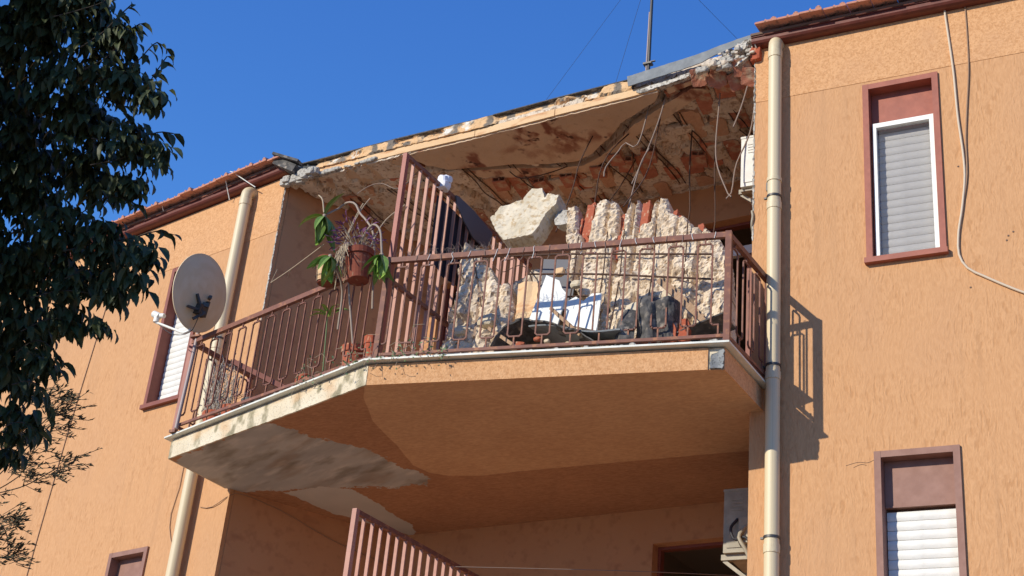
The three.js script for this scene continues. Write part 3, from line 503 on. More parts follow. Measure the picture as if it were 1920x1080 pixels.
part('roof_felt', chord(-9.15, -6.4, 10.128, 10.142, -0.3, 0.012), M.bitumen, roof);
part('roof_felt', chord(-6.395, -4.75, 10.128, 10.140, -0.3, 0.020), M.bitumen, roof);
part('edge_band', rough([[-4.62, 9.94], [-4.2, 9.965], [-3.85, 9.99], [-3.88, 10.03], [-4.3, 10.0], [-4.74, 9.985], [-4.72, 9.945]], 0.02, 0.03, 53, 0.0), M.mortar, roof, 'pale broken ledge at the right end of the slab edge');
part('edge_band', rough([[-4.5, 10.0], [-4.0, 10.02], [-3.8, 10.05], [-4.1, 10.06], [-4.5, 10.03]], 0.02, 0.02, 54, -0.03), M.mortar, roof);
{                                                                   // grey felt flashing bent over the right end
  const g = sag(broken([[xC(-4.80), 10.02], [xC(-4.5), 10.025], [xC(-4.0), 10.045], [xC(-3.93), 10.07], [xC(-3.55), 10.115], [xC(-3.5), 10.175], [xC(-3.9), 10.165], [xC(-3.95), 10.158], [xC(-4.5), 10.150], [xC(-4.82), 10.142]], 0.04, (u, y) => 0.055 + 0.012 * f3(u * 4, y * 4, 3), (u, y) => 0.045 + 0.012 * f3(u * 4, y * 4, 3), 0.1, 55).applyMatrix4(fC.m));
  part('felt_flashing', g, M.bitumenGrey, roof, 'grey felt flashing over the broken right end');
}
{                                                                   // crumbling lumps at both ends
  const r = rng(61);
  part('broken_concrete', broken([[xC(-3.98), 9.96], [xC(-3.86), 10.02], [xC(-3.80), 10.08], [xC(-3.62), 10.13], [xC(-3.50), 10.15], [xC(-3.46), 10.02], [xC(-3.56), 9.93], [xC(-3.66), 9.88], [xC(-3.80), 9.90], [xC(-3.9), 9.93]], 0.013, (u, y) => 0.05 + 0.10 * (f3(u * 11, y * 11, 3, 3) - 0.35) - 0.09 * step(0.55, 0.66, f3(u * 13, y * 9, 9, 3)), () => -0.1, 0.6, 58).applyMatrix4(fC.m), M.mortar, roof, 'crumbling pale concrete at the right end of the roof slab');
  for (let i = 0; i < 46; i++) { const t = r(), s = 0.010 + r() * r() * 0.034; part('concrete_lump', rock(s * (1 + r()), s, s, 300 + i, 1).translate(-4.05 + t * 0.54 + (r() - 0.5) * 0.1, 9.91 + t * 0.10 + (r() - 0.5) * 0.15, 0.01 + r() * 0.07), i % 3 ? M.mortar : M.ceiling, roof); }
  for (let i = 0; i < 20; i++) { const t = r(), s = 0.018 + r() * 0.03; part('concrete_lump', rock(s * 1.3, s, s, 340 + i).translate(-9.16 + t * 0.52, 9.97 + t * 0.03 + (r() - 0.5) * 0.07, -0.60 + t * 0.08 + r() * 0.05), M.mortar, roof); }
  for (let i = 0; i < 26; i++) { const t = r(), s = 0.010 + r() * 0.014; part('concrete_lump', rock(s * 2.4, s, s, 370 + i, 1).translate(-8.75 + t * 0.95, 10.0 - t * 0.005 + (r() - 0.5) * 0.015, -0.56 + t * 0.104), M.mortar, roof); }
  for (const [x, y, z, a, i] of [[-4.06, 9.90, -0.05, 0.15, 0], [-3.90, 9.88, -0.10, -0.2, 1], [-3.64, 9.90, -0.03, 0.1, 2], [-3.57, 9.80, -0.06, -0.15, 3], [-3.72, 9.84, -0.14, 0.3, 4]])
    part('terracotta_shard', place(broken([[-0.09, -0.07], [0.02, -0.1], [0.09, -0.05], [0.08, 0.07], [-0.07, 0.09]], 0.018, (u, v) => 0.02 + 0.02 * f3(u * 16, v * 16, i, 3), () => -0.08, 0.5, 600 + i), x, y, z, 0.7, 0.2, a), M.terracottaOld, roof);
  part('corner_block', rock(0.055, 0.09, 0.05, 390).translate(-3.49, 9.98, 0.01), M.terracottaPink, roof);
}
// reinforcing bars: some still in the joists, some hanging
const bars = [
  [[[-4.49, 9.98, -0.30], [-4.535, 9.644, -0.25], [-4.645, 9.30, -0.25], [-4.772, 8.951, -0.23]], 0.007, 1],
  [[[-4.70, 9.95, -0.4], [-4.812, 9.45, -0.35], [-4.92, 9.518, -0.35], [-4.982, 9.438, -0.35], [-5.105, 9.248, -0.33], [-5.111, 9.157, -0.33]], 0.007, 1],
  [[[-5.42, 9.97, -0.7], [-5.474, 9.459, -0.5], [-5.514, 9.217, -0.5], [-5.564, 8.6, -0.3]], 0.007, 0],
  [[[-5.05, 9.97, -0.8], [-5.162, 9.522, -0.5], [-5.24, 9.32, -0.5], [-5.277, 8.93, -0.5], [-5.28, 8.4, -0.2]], 0.007, 0],
  [[[-4.62, 9.33, -0.245], [-4.666, 9.18, -0.2], [-4.712, 9.011, -0.2], [-4.662, 8.4, 0.1]], 0.006, 1],
  [[[-4.66, 9.95, -0.6], [-4.65, 9.1, -0.3], [-4.70, 8.5, 0.1]], 0.007, 0],
  [[[-4.46, 9.98, -0.95], [-4.451, 9.439, -0.9], [-4.438, 8.888, -0.9], [-4.3, 8.2, 0.1]], 0.008, 0],
  [[[-4.2, 9.98, -0.95], [-4.191, 9.401, -0.9], [-4.183, 8.667, -0.9], [-4.15, 8.1, -0.1]], 0.008, 0],
  [[[-3.944, 9.85, -0.3], [-3.963, 9.103, -0.3], [-3.867, 8.783, -0.3], [-3.825, 8.684, -0.3], [-3.8, 8.66, -0.28]], 0.007, 1],
  [[[-3.85, 8.65, -0.28], [-3.815, 8.70, -0.3], [-3.77, 9.007, -0.3], [-3.64, 9.345, -0.3], [-3.6, 9.9, -0.35]], 0.007, 1],
  [[[-3.564, 9.86, -0.08], [-3.662, 9.505, -0.1], [-3.735, 9.296, -0.1]], 0.007, 1],
  [[[-8.141, 9.66, -0.58], [-8.029, 9.743, -0.6], [-7.885, 9.77, -0.62], [-7.649, 9.66, -0.62], [-7.5, 9.94, -0.75]], 0.005, 1],
  [[[-5.2, 9.97, -1.3], [-5.25, 9.3, -0.9], [-5.32, 8.6, -0.3]], 0.006, 0],
  [[[-6.6, 9.97, -1.1], [-6.3, 9.7, -0.9], [-6.05, 9.78, -1.0], [-5.9, 9.97, -1.2]], 0.006, 0],
];
bars.forEach(([p, rad, pale]) => part('rebar', tube(p, rad, 6), pale ? M.rebarPale : M.rebar, roof));
for (let k = 0; k < 11; k++) for (const o of [0, 0.07]) {          // two bars along each joist
  const x = -8.55 + k * 0.5 + o, z0 = -0.62 + (x + 9.2) * 0.109 - 0.5; if (x > -3.6) continue;
  const r = rng(700 + k * 3 + o * 100), p = []; for (let i = 0; i <= 5; i++) p.push([x + i * 0.026 + (r() - 0.5) * 0.03, 9.935 + r() * 0.03 - (i === 5 ? 0.0 : 0.012 * Math.sin(i)), z0 - i * 0.24]);
  part('rebar', tube(p, 0.0065, 5), M.rebar, roof);
}

// ---------------------------------------------------------------- rubble on the balcony
const O = V(-5, 6.6, 0.62), YL = V(0, 0.98156, -0.19115), ZL = V(0, 0.19115, 0.98156);
const flat = (pts, t) => uvBox(new THREE.ExtrudeGeometry(shapeOf(pts), { depth: t, bevelEnabled: false }));
const LEAN = new THREE.Matrix4().makeBasis(V(1, 0, 0), YL, ZL).setPosition(O);
const lean = (g, dz = 0) => g.translate(0, 0, dz).applyMatrix4(LEAN);
const aggregate = (x, y, s) => { const a = f3(x * 30, y * 24, 1, 2, s), b = f3(x * 9, y * 6, 4, 3, s), c = f3(x * 60, y * 60, 2, 1, s); return 0.045 * (b - 0.5) + 0.034 * Math.pow(Math.abs(a - 0.5) * 2, 0.7) + 0.012 * c; };
{
  const t = thing('fallen_slab', 'large fallen rough concrete slab piece with red terracotta fins leaning behind the right railing', 'concrete slab');
  const outline = [[-0.14, 1.53], [-0.18, 1.91], [-0.08, 1.92], [-0.03, 1.60], [0.05, 1.52], [0.09, 1.62], [0.11, 1.80], [0.12, 1.94], [0.22, 1.945], [0.32, 1.88], [0.36, 1.70], [0.37, 1.52], [0.41, 1.52], [0.42, 1.72], [0.46, 1.86], [0.53, 1.87], [0.56, 1.80], [0.57, 1.57], [0.67, 1.57], [0.67, 1.80], [0.70, 1.86], [0.80, 1.83], [0.84, 1.66], [0.99, 1.58], [1.08, 1.46], [1.20, 1.40], [1.31, 1.30], [1.40, 1.12], [1.48, 0.6], [1.52, 0.06], [0.16, 0.06], [0.20, 0.42], [0.34, 0.55], [0.30, 0.78], [0.10, 0.84], [0.02, 0.98], [-0.08, 1.16], [-0.06, 1.36]];
  const grooves = [[0.05, 0.035, 1.0, 0.09], [0.24, 0.012, 1.5, 0.05], [0.385, 0.02, 0.6, 0.08], [0.555, 0.018, 0.9, 0.05], [0.49, 0.014, 1.45, 0.06], [0.72, 0.012, 1.2, 0.04], [0.93, 0.014, 0.2, 0.035], [1.16, 0.02, 0.1, 0.05]];
  part('slab', lean(broken(outline, 0.017, (x, y, e) => {
    let h = aggregate(x, y, 3) - (e ? 0.03 : 0);
    for (const [gx, gw, gy, gd] of grooves) { const d = Math.abs(x - gx - 0.02 * (f3(x * 3, y * 4, 7) - 0.5)); if (y > gy) h -= gd * (1 - step(gw * 0.5, gw * 1.4, d)); }
    h -= 0.07 * (1 - step(0.02, 0.06, Math.hypot((x - 0.62) * 1.6, (y - 0.72) * 0.6))); h -= 0.06 * (1 - step(0.02, 0.05, Math.hypot((x - 1.0) * 1.5, (y - 0.7) * 0.5)));
    h += 0.035 * (1 - step(0.0, 0.16, Math.abs(y - 0.98 - 0.05 * Math.sin(x * 9)))) * step(0.4, 0.55, f3(x * 4, y * 4, 6));
    return h;
  }, (x, y) => -0.2 + 0.04 * f3(x * 6, y * 6, 2), 0.6, 5)), M.rubble, t);
  const fins = [[0.035, 1.5, 1.99, 0.05, -0.06, 0.03], [0.072, 1.55, 1.93, 0.014, -0.02, 0.0], [-0.035, 1.55, 1.80, 0.012, -0.04, 0.05], [0.385, 1.35, 1.78, 0.03, -0.05, -0.06], [0.40, 1.20, 1.50, 0.025, -0.015, -0.10], [0.59, 1.5, 1.86, 0.03, -0.03, 0.0], [0.632, 1.5, 1.86, 0.01, 0.0, 0.0], [0.67, 1.5, 1.80, 0.05, -0.075, 0.0], [0.86, 1.45, 1.72, 0.02, -0.04, 0.2], [0.90, 1.5, 1.66, 0.03, -0.06, 0.35], [1.12, 1.2, 1.52, 0.03, -0.05, 0.1], [0.10, 1.0, 1.4, 0.02, -0.03, 0.05]];
  for (const [x, y0, y1, w, z, tilt] of fins) part('terracotta_fin', lean(place(broken([[-w, -(y1 - y0) / 2], [w, -(y1 - y0) / 2], [w * 0.95, (y1 - y0) * 0.36], [w * 0.3, (y1 - y0) * 0.5], [-w * 0.5, (y1 - y0) * 0.42], [-w, (y1 - y0) * 0.47]], 0.012, () => 0.012, () => -0.08, 0.3, 900 + (x * 100 | 0)), x, (y0 + y1) / 2, z, 0, 0, -tilt)), M.terracotta, t);
  for (const [a, b, z] of [[[-1.0, 1.48], [1.30, 1.06], 0.055], [[-0.45, 1.18], [1.34, 0.78], 0.06], [[-0.2, 0.86], [0.3, 0.80], 0.03]])
    part('rebar', lean(tube([[a[0], a[1], z - 0.05], [a[0] * 0.6 + b[0] * 0.4, a[1] * 0.6 + b[1] * 0.4 - 0.01, z + 0.01], [a[0] * 0.3 + b[0] * 0.7, a[1] * 0.3 + b[1] * 0.7, z], [b[0], b[1], z]], 0.009, 6)), M.rebar, t);
  for (const x of [0.02, 0.30, 0.46, 0.76, 1.05]) part('rebar', lean(tube([[x, 0.3, 0.05], [x + 0.02, 0.9, 0.055], [x - 0.01, 1.5, 0.05]], 0.006, 5)), M.rebar, t);
}
{
  const t = thing('concrete_chunk', 'big smooth pale concrete chunk perched above the railing left of the fallen slab', 'concrete chunk');
  const o = [[-0.91, 1.84], [-0.85, 1.99], [-0.72, 2.03], [-0.64, 2.06], [-0.60, 2.15], [-0.57, 2.19], [-0.47, 2.19], [-0.44, 2.10], [-0.42, 2.04], [-0.40, 2.11], [-0.27, 2.06], [-0.28, 1.93], [-0.36, 1.82], [-0.40, 1.68], [-0.45, 1.58], [-0.72, 1.55], [-0.82, 1.67]];
  part('chunk', lean(broken(o, 0.02, (x, y, e) => 0.05 * Math.max(f3(x * 4, y * 4, 2, 2), 0.45) + 0.014 * f3(x * 24, y * 24, 3, 3) - 0.03 * step(0.0, 0.03, y - 1.98 - (x + 0.5) * 0.3) + (x + 0.6) * -0.10, (x) => -0.14 - (x + 0.6) * 0.12, 0.5, 6), 0.06), M.chunk, t);
  part('block_stub', lean(rock(0.09, 0.10, 0.06, 411).translate(-0.22, 1.83, -0.06)), M.mortar, t);
}
{
  const t = thing('fallen_slab', 'narrow broken concrete slab with vertical ribs behind the bars right of the partition post', 'concrete slab');
  const o = [[-1.18, 1.62], [-1.12, 1.64], [-1.09, 1.36], [-1.05, 1.62], [-0.98, 1.60], [-0.96, 1.34], [-0.84, 1.30], [-0.72, 1.08], [-0.60, 1.06], [-0.50, 0.78], [-0.54, 0.15], [-1.12, 0.15], [-1.15, 0.5], [-1.17, 0.78], [-1.18, 1.15]];
  part('slab', lean(broken(o, 0.02, (x, y, e) => aggregate(x, y, 9) + 0.05 * Math.pow(Math.abs(Math.sin(x * 19 + 0.6 * f3(x * 4, y * 4, 1))), 0.5) - 0.07 * step(0.6, 0.7, f3(x * 5, y * 3, 12, 3)) - (e ? 0.02 : 0), () => -0.15, 0.6, 15), 0.02), M.rubble, t);
  part('rebar', lean(tube([[-1.02, 1.42, 0.08], [-0.9, 1.1, 0.1], [-0.8, 0.8, 0.1]], 0.006, 5)), M.rebar, t);
  part('rebar', lean(tube([[-0.8, 1.3, 0.08], [-0.65, 1.15, 0.12], [-0.5, 1.22, 0.1], [-0.35, 1.12, 0.06]], 0.004, 5)), M.rebar, t);
}
{
  const t = thing('fallen_slab', 'grey fallen concrete slab deep in the gap between the pale chunk and the large slab', 'concrete slab');
  part('slab', lean(broken([[-0.92, 0.05], [-0.95, 0.9], [-0.78, 1.35], [-0.55, 1.48], [-0.35, 1.42], [-0.1, 1.50], [0.1, 1.3], [0.3, 0.9], [0.45, 0.05]], 0.03, (x, y) => aggregate(x, y, 12) * 1.5, () => -0.15, 0.6, 19), -0.32), M.ceiling, t);
  part('rebar', lean(tube([[-0.9, 1.2, -0.2], [-0.5, 1.0, -0.14], [0.05, 1.08, -0.18]], 0.008, 6)), M.rebar, t); part('rebar', lean(tube([[-0.7, 1.62, -0.3], [-0.5, 1.25, -0.16], [-0.36, 0.9, -0.16]], 0.007, 6)), M.rebar, t);
}
{
  const r = rng(91), spots = [[-0.95, 0.55, 0.06, 'under the bars beside the narrow broken slab'], [-0.70, 0.62, 0.08, 'between the narrow broken slab and the yellow wall piece'], [0.10, 0.90, 0.045, 'on top of the white panels'], [0.72, 0.52, 0.09, 'just above the black crumpled roofing felt'], [1.0, 0.62, 0.08, 'beside the leaning wooden lath']];
  for (const [x, y, s, w] of spots) single('rubble_stone', lean(rock(s * 1.2, s * 0.8, s * 0.7, 500 + x * 10 | 0, 1).translate(x, y, 0.10)), M.chunk, `pale broken concrete stone lying ${w}`, 'stone');
}
{
  const w1 = single('door_panel', lean(place(flat([[-0.19, 1.02], [-0.27, 0.52], [0.00, 0.46], [0.03, 0.80], [-0.02, 0.86], [-0.06, 0.95]], 0.02), 0, 0, 0.10, 0, 0.12, 0)), M.white, 'white broken panel with barred shadows beside the yellow wall piece', 'panel');
  const w2 = single('door_panel', lean(flat([[0.045, 0.72], [0.05, 0.48], [0.37, 0.36], [0.36, 0.76], [0.27, 0.77], [0.20, 0.70], [0.12, 0.76]], 0.02), 0.085), M.white, 'bright white broken panel against the left foot of the large fallen slab', 'panel');
  single('grey_door_panel', lean(flat([[-0.40, 1.45], [-0.05, 1.38], [-0.03, 0.85], [-0.30, 0.70], [-0.36, 1.0]], 0.02), -0.14), M.board, 'dark grey broken board in the gap between chunk and white panels', 'board');
  single('wall_fragment', lean(broken([[-0.53, 1.08], [-0.32, 1.07], [-0.26, 0.55], [-0.46, 0.55]], 0.04, (x) => 0.01 * Math.sin(x * 40), () => -0.05, 0.3, 74), 0.03), M.fascia, 'upright yellow plastered wall fragment behind the thin bars', 'wall fragment');
  single('plaster_bit', lean(rock(0.05, 0.045, 0.03, 421).translate(-0.13, 1.14, 0.02)), M.fascia, 'small yellow plaster bit in front of the dark board', 'plaster bit');
}
{
  const r = rng(97), g = [], g2 = [];
  for (let i = 0; i < 260; i++) { const x = -5.5 + 1.95 * r(), s = 0.012 + 0.05 * r() * r(), front = 1.12 - (x + 5.5) * 0.15; (i % 6 ? g : g2).push(rock(s * (0.8 + r() * 0.7), s * 0.75, s, 800 + i, 1).translate(x, 6.605 + s * 0.5 + 0.22 * r() * r(), front - 0.12 - 0.35 * r())); }
  const t = thing('rubble_heap', 'heap of small broken concrete and brick lumps along the foot of the right railing', 'rubble');
  part('stones', merge(g), M.rubble, t).userData.kind = 'stuff'; part('brick_bits', merge(g2), M.terracotta, t).userData.kind = 'stuff';
  // splintered timber and bent lath sticking out of the heap
  [['thin broken batten slanting in front of the white panels', [-5.05, 7.22, 0.70], [-4.62, 6.78, 0.98]], ['short broken batten lying across the arched black felt', [-5.5, 6.98, 0.93], [-5.2, 6.74, 1.04]], ['splintered batten standing against the narrow broken slab', [-5.62, 6.9, 0.95], [-5.75, 7.5, 0.72]]].forEach(([l, a, b]) => single('batten', beam(a, b, 0.018, 0.028), M.wood, l, 'batten'));
}
// roofing felt torn down onto the balcony
function sheet(fn, nu, nv, th) { const pos = [], P = (i, j) => fn(i / nu, j / nv); for (let j = 0; j < nv; j++) for (let i = 0; i < nu; i++) { const a = P(i, j), b = P(i + 1, j), c = P(i + 1, j + 1), d = P(i, j + 1), o = (p) => [p[0], p[1] - th, p[2] - th * 0.4]; pos.push(...a, ...b, ...c, ...a, ...c, ...d, ...o(a), ...o(c), ...o(b), ...o(a), ...o(d), ...o(c)); const e = (p, q) => pos.push(...q, ...p, ...o(p), ...q, ...o(p), ...o(q)); if (!j) e(a, b); if (i === nu - 1) e(b, c); if (j === nv - 1) e(c, d); if (!i) e(d, a); } const g = new THREE.BufferGeometry(); g.setAttribute('position', new THREE.Float32BufferAttribute(pos, 3)); g.computeVertexNormals(); return uvBox(g); }
single('roofing_felt', sheet((u, v) => [-5.42 + u * 0.98, 6.64 + 0.34 * Math.pow(Math.sin(Math.PI * Math.pow(clamp(u * 0.96 + 0.02), 0.62)), 0.8) * (1 - v * 0.2) + 0.09 * (f3(u * 5, v * 3, 1, 4) - 0.5), 1.02 - v * 0.45 + u * 0.0], 26, 8, 0.012), M.bitumen, 'black sheet of roofing felt arched up behind the bottom of the railing', 'roofing felt');
single('roofing_felt', sheet((u, v) => [-5.10 + u * 0.85, 6.93 - 0.18 * u + 0.02 * Math.sin(u * 7 + v * 3), 0.98 - v * 0.35 + 0.06 * u], 20, 8, 0.012), M.bitumenGrey, 'flat grey strip of roofing felt sloping right below the white panels', 'roofing felt');
[['left curl of the crumpled roofing felt in front of the large fallen slab', -4.24, 6.93, 0.22, 0.34, -0.3], ['middle curl of the crumpled roofing felt in front of the large fallen slab', -4.07, 7.00, 0.20, 0.38, 0.1], ['right curl of the crumpled roofing felt under the wooden lath', -3.91, 6.98, 0.20, 0.34, 0.6]].forEach(([l, x, y, w, h, a], i) =>
  single('roofing_felt', place(sheet((u, v) => [(u - 0.5) * w, h * (0.5 - v), 0.07 * Math.cos((u - 0.5) * 2.8) + 0.05 * Math.sin(v * 3 + i) + 0.07 * (f3(u * 3.5, v * 3.5, i + 4, 4) - 0.5)], 22, 26, 0.006), x, y - 0.12, 0.86, -0.15, a, a * 0.3), M.bitumen, 'dark grey ' + l, 'roofing felt'));
single('roofing_felt', sheet((u, v) => [-3.95 + u * 0.5, 6.72 + 0.16 * u + 0.02 * f3(u * 4, v * 4, 2), 0.86 - 0.3 * v], 12, 6, 0.01), M.bitumen, 'dark sloping piece of roofing felt by the right corner post', 'roofing felt');
single('wooden_lath', merge([beam([-4.06, 7.32, 0.74], [-3.62, 6.85, 0.76], 0.03, 0.045), beam([-4.03, 7.335, 0.725], [-3.66, 6.93, 0.735], 0.012, 0.03)]), M.wood, 'grey wooden lath leaning diagonally in front of the large fallen slab', 'lath');
[['left reddish brick shard on the floor under the crumpled felt', -4.14, 6.74, 0.87, 0.05, 0.07, M.terracotta], ['middle brick shard with rounded top under the crumpled felt', -3.885, 6.76, 0.86, 0.045, 0.085, M.terracotta], ['right dusty tan brick shard under the crumpled felt', -3.78, 6.78, 0.85, 0.045, 0.10, M.terracottaPink]].forEach(([l, x, y, z, w, h, m], i) =>
  single('brick_shard', broken([[-w, -h], [w * 0.9, -h], [w, h * 0.5], [w * 0.4, h], [-w * 0.7, h * 0.9]], 0.02, (a, b) => 0.015 * f3(a * 20, b * 20, i), () => -0.05, 0.4, 80 + i).translate(x, y, z), m, l, 'brick'));
// what hangs on the partition
single('grey_board', broken([[0.78, 8.71], [1.10, 8.70], [1.46, 8.64], [1.44, 8.50], [1.32, 8.41], [1.14, 8.42], [0.94, 8.52], [0.82, 8.61]], 0.04, () => 0.036, () => 0.024, 0.05, 90).applyMatrix4(fP.m), M.board, 'smooth dark grey board wedged along the top of the bar partition', 'board');
single('dark_cloth', sheet((u, v) => [0.60 + u * 0.78, 8.62 - v * 0.72 - u * 0.05, -0.05 + 0.02 * Math.sin(u * 14) * v], 20, 6, 0.002).applyMatrix4(fP.m), M.sheet, 'black cloth hanging down behind the bars of the partition', 'cloth');
single('plastic_bag', place(merge([rock(0.06, 0.075, 0.05, 431, 2), rock(0.045, 0.04, 0.05, 433, 2).translate(0.03, 0.05, 0.01), rock(0.04, 0.05, 0.045, 434, 2).translate(-0.03, -0.03, 0.02)]), 0.60, 8.725, 0.01).applyMatrix4(fP.m), M.bag, 'crumpled white plastic bag tied to the top of the bar partition', 'plastic bag');

// small marks on the right wing
for (const p of [[[-2.72, 5.86], [-2.62, 5.88], [-2.55, 5.87], [-2.47, 5.905]], [[-2.66, 5.84], [-2.6, 5.86], [-2.56, 5.85]]]) part('hairline_crack', tube(p.map(([x, y]) => [x, y, 0.0005]), 0.0022, 4), M.timber, building);
for (const [x, y] of [[-1.345, 7.73], [-1.385, 7.70], [-1.40, 7.66], [-1.74, 8.42], [-1.70, 7.28]]) part('hole_dot', rock(0.008, 0.008, 0.004, 77, 1).translate(x, y, 0.001), M.timber, building);  // dark lumps stand in for the shade inside small wall holes

// ---------------------------------------------------------------- drainpipes
function drainpipe(m, x, top, d, clamps, label) {
  const t = thing('drainpipe', label, 'drainpipe', 'cream drainpipes on the wings'); if (m) t.applyMatrix4(m);
  const r = d / 2, z = r + 0.03;
  part('pipe', new THREE.CylinderGeometry(r, r, top, 24, 1, true).translate(x, top / 2, z), M.pipe, t);
  part('elbow', merge([tube([[x, top - 0.06, z], [x, top, z], [x, top + 0.045, z - 0.01], [x, top + 0.07, z - 0.05], [x, top + 0.075, z - 0.12]], r * 1.04, 24, 16), new THREE.CylinderGeometry(r * 1.1, r * 1.1, 0.075, 24).translate(x, top - 0.09, z)]), M.pipe, t);
  for (const y of clamps) { part('sleeve', new THREE.CylinderGeometry(r * 1.09, r * 1.09, 0.07, 24).translate(x, y - 0.09, z), M.pipe, t); part('clamp', merge([new THREE.CylinderGeometry(r * 1.12, r * 1.12, 0.02, 24).translate(x, y, z), bx(x - 0.012, x + 0.012, y - 0.008, y + 0.008, 0.0, 0.05), bx(x - r - 0.03, x - r, y - 0.008, y + 0.008, z - 0.01, z + 0.01)]), M.metal, t); }
  return t;
}
{
  const t = drainpipe(null, -3.285, 9.955, 0.118, [8.35, 6.74, 5.28], 'cream drainpipe on the right wing beside the end of the balcony railing');
  part('cracked_joint', merge([new THREE.CylinderGeometry(0.066, 0.066, 0.035, 20).translate(-3.285, 8.52, 0.089)]), M.pipe, t);
  part('joint_gap', bx(-3.352, -3.335, 8.42, 8.50, 0.06, 0.11), M.metal, t);
}
drainpipe(ML, -0.49, 9.96, 0.13, [8.15, 5.05], 'cream drainpipe on the left wing behind the satellite dish');
single('air_conditioner_hose', tube([[-3.51, 8.30, 0.004], [-3.50, 8.24, 0.012], [-3.51, 8.16, 0.004], [-3.515, 8.10, -0.05]], 0.012, 6), M.acOld, 'short pale hose stub curling round the corner of the right wing', 'hose');

// ---------------------------------------------------------------- satellite dish
{
  const t = thing('satellite_dish', 'grey satellite dish seen from behind, clamped to the left end of the balcony railing', 'satellite dish');
  const c = V(-8.92, 7.965, 0.62), n = V(-1, 0.13, -0.05).normalize(), u = V(0, 1, 0).cross(n).normalize(), w = n.clone().cross(u);
  const m = new THREE.Matrix4().makeBasis(u, w, n).setPosition(c), prof = [];
  for (let i = 0; i <= 14; i++) { const r = 0.385 * i / 14; prof.push(new THREE.Vector2(Math.max(r, 0.001), 0.42 * r * r)); }
  prof.push(new THREE.Vector2(0.398, 0.064), new THREE.Vector2(0.398, 0.052)); for (let i = 14; i >= 0; i--) { const r = 0.385 * i / 14; prof.push(new THREE.Vector2(Math.max(r, 0.001), 0.42 * r * r - 0.006)); }
  const dish = new THREE.LatheGeometry(prof, 48).rotateX(Math.PI / 2).scale(0.94, 1, 1);
  part('reflector', dish.applyMatrix4(m), M.dish, t);
  const L = (x, y, z) => V(x, y, z).applyMatrix4(m).toArray();
  part('bracket', merge([bx(-0.045, 0.05, -0.24, -0.14, -0.06, 0.03), bx(-0.07, -0.05, -0.24, -0.07, -0.05, 0.02), beam([0.03, -0.17, -0.04], [0.10, -0.06, -0.01], 0.045, 0.02), beam([0.0, -0.2, -0.05], [0.16, -0.22, 0.0], 0.03, 0.02), beam([-0.03, -0.2, -0.06], [0.06, -0.31, -0.02], 0.03, 0.03)]).applyMatrix4(m), M.metal, t);
  part('clamp_bar', merge([beam(L(0, -0.13, -0.07), [-9.10, 7.88, 0.40], 0.06, 0.04), beam(L(-0.05, -0.02, -0.05), [-9.10, 7.95, 0.40], 0.03, 0.03)]), M.metal, t);
  part('mast', merge([rod([-9.10, 7.60, 0.385], [-9.10, 8.06, 0.385], 0.02), rod([-9.10, 6.62, 0.42], [-9.10, 7.60, 0.385], 0.02)]), M.galv, t);
  part('mast_foot', bx(-9.16, -9.04, 7.601, 7.62, 0.33, 0.43), M.rail, t);
  const arm = [L(0, -0.40, 0.03), L(0, -0.43, 0.10), L(0, -0.40, 0.22), [-9.44, 7.70, 0.64]];
  part('feed_arm', tube(arm, 0.013, 8), M.white, t);
  const e = V(...arm[3]);
  part('receiver', merge([rod(e.toArray(), e.clone().add(V(0.0, 0.09, 0.0)).toArray(), 0.03, 12), rod(e.clone().add(V(0.03, 0.06, 0)).toArray(), e.clone().add(V(-0.05, 0.10, 0)).toArray(), 0.035, 12), rod(e.clone().add(V(0.0, 0.075, 0)).toArray(), e.clone().add(V(0.09, 0.06, 0.0)).toArray(), 0.024, 12)]), M.white, t);
  part('cable', tube([e.toArray(), L(0.02, -0.46, 0.2), L(0.0, -0.42, 0.02), L(0.03, -0.3, -0.05), L(0.05, -0.18, -0.09)], 0.004, 5), M.blackWire, t);
}

// ---------------------------------------------------------------- air conditioners on the inner wall
function aircon(y, label, mat, withPipes) {
  const t = thing('air_conditioner', label, 'air conditioner', 'outdoor air conditioning units in the loggia', [withPipes ? -0.09 : 0, 0, 0]);
  part('casing', merge([bx(-3.83, -3.53, y, y + 0.55, -1.3, -0.62), bx(-3.835, -3.528, y + 0.535, y + 0.556, -1.305, -0.615)]), mat, t);
  part('side_panel', merge([bx(-3.80, -3.56, y + 0.04, y + 0.50, -0.6199, -0.612), ...[0, 1, 2, 3].map((k) => bx(-3.76, -3.66, y + 0.36 + k * 0.03, y + 0.375 + k * 0.03, -0.6119, -0.606))]), mat, t);
  part('bracket', merge([bx(-3.86, -3.52, y - 0.05, y - 0.002, -0.72, -0.66), bx(-3.86, -3.52, y - 0.05, y - 0.002, -1.25, -1.2), beam([-3.84, y - 0.05, -0.69], [-3.53, y - 0.30, -0.69], 0.03, 0.03)]), M.acOld, t);
  if (withPipes) { part('valve_cover', bx(-3.68, -3.56, y + 0.06, y + 0.28, -0.6115, -0.56), M.acOld, t); part('hose', tube([[-3.70, y + 0.28, -0.60], [-3.74, y + 0.18, -0.54], [-3.70, y + 0.08, -0.53], [-3.62, y + 0.10, -0.54], [-3.55, y + 0.02, -0.5]], 0.013, 6), M.blackWire, t); part('hose', tube([[-3.60, y + 0.22, -0.58], [-3.66, y + 0.1, -0.52], [-3.6, y - 0.02, -0.52], [-3.53, y - 0.2, -0.55]], 0.018, 6), M.acOld, t); }
  else part('lid', bx(-3.82, -3.7, y - 0.065, y - 0.051, -0.72, -0.6), M.acOld, t);
}
aircon(8.97, 'white air conditioner high up in the damaged loggia, half hidden by the right wing', M.ac, false);
aircon(5.42, 'dirty air conditioner with loose hoses in the shaded lower loggia', M.acOld, true);

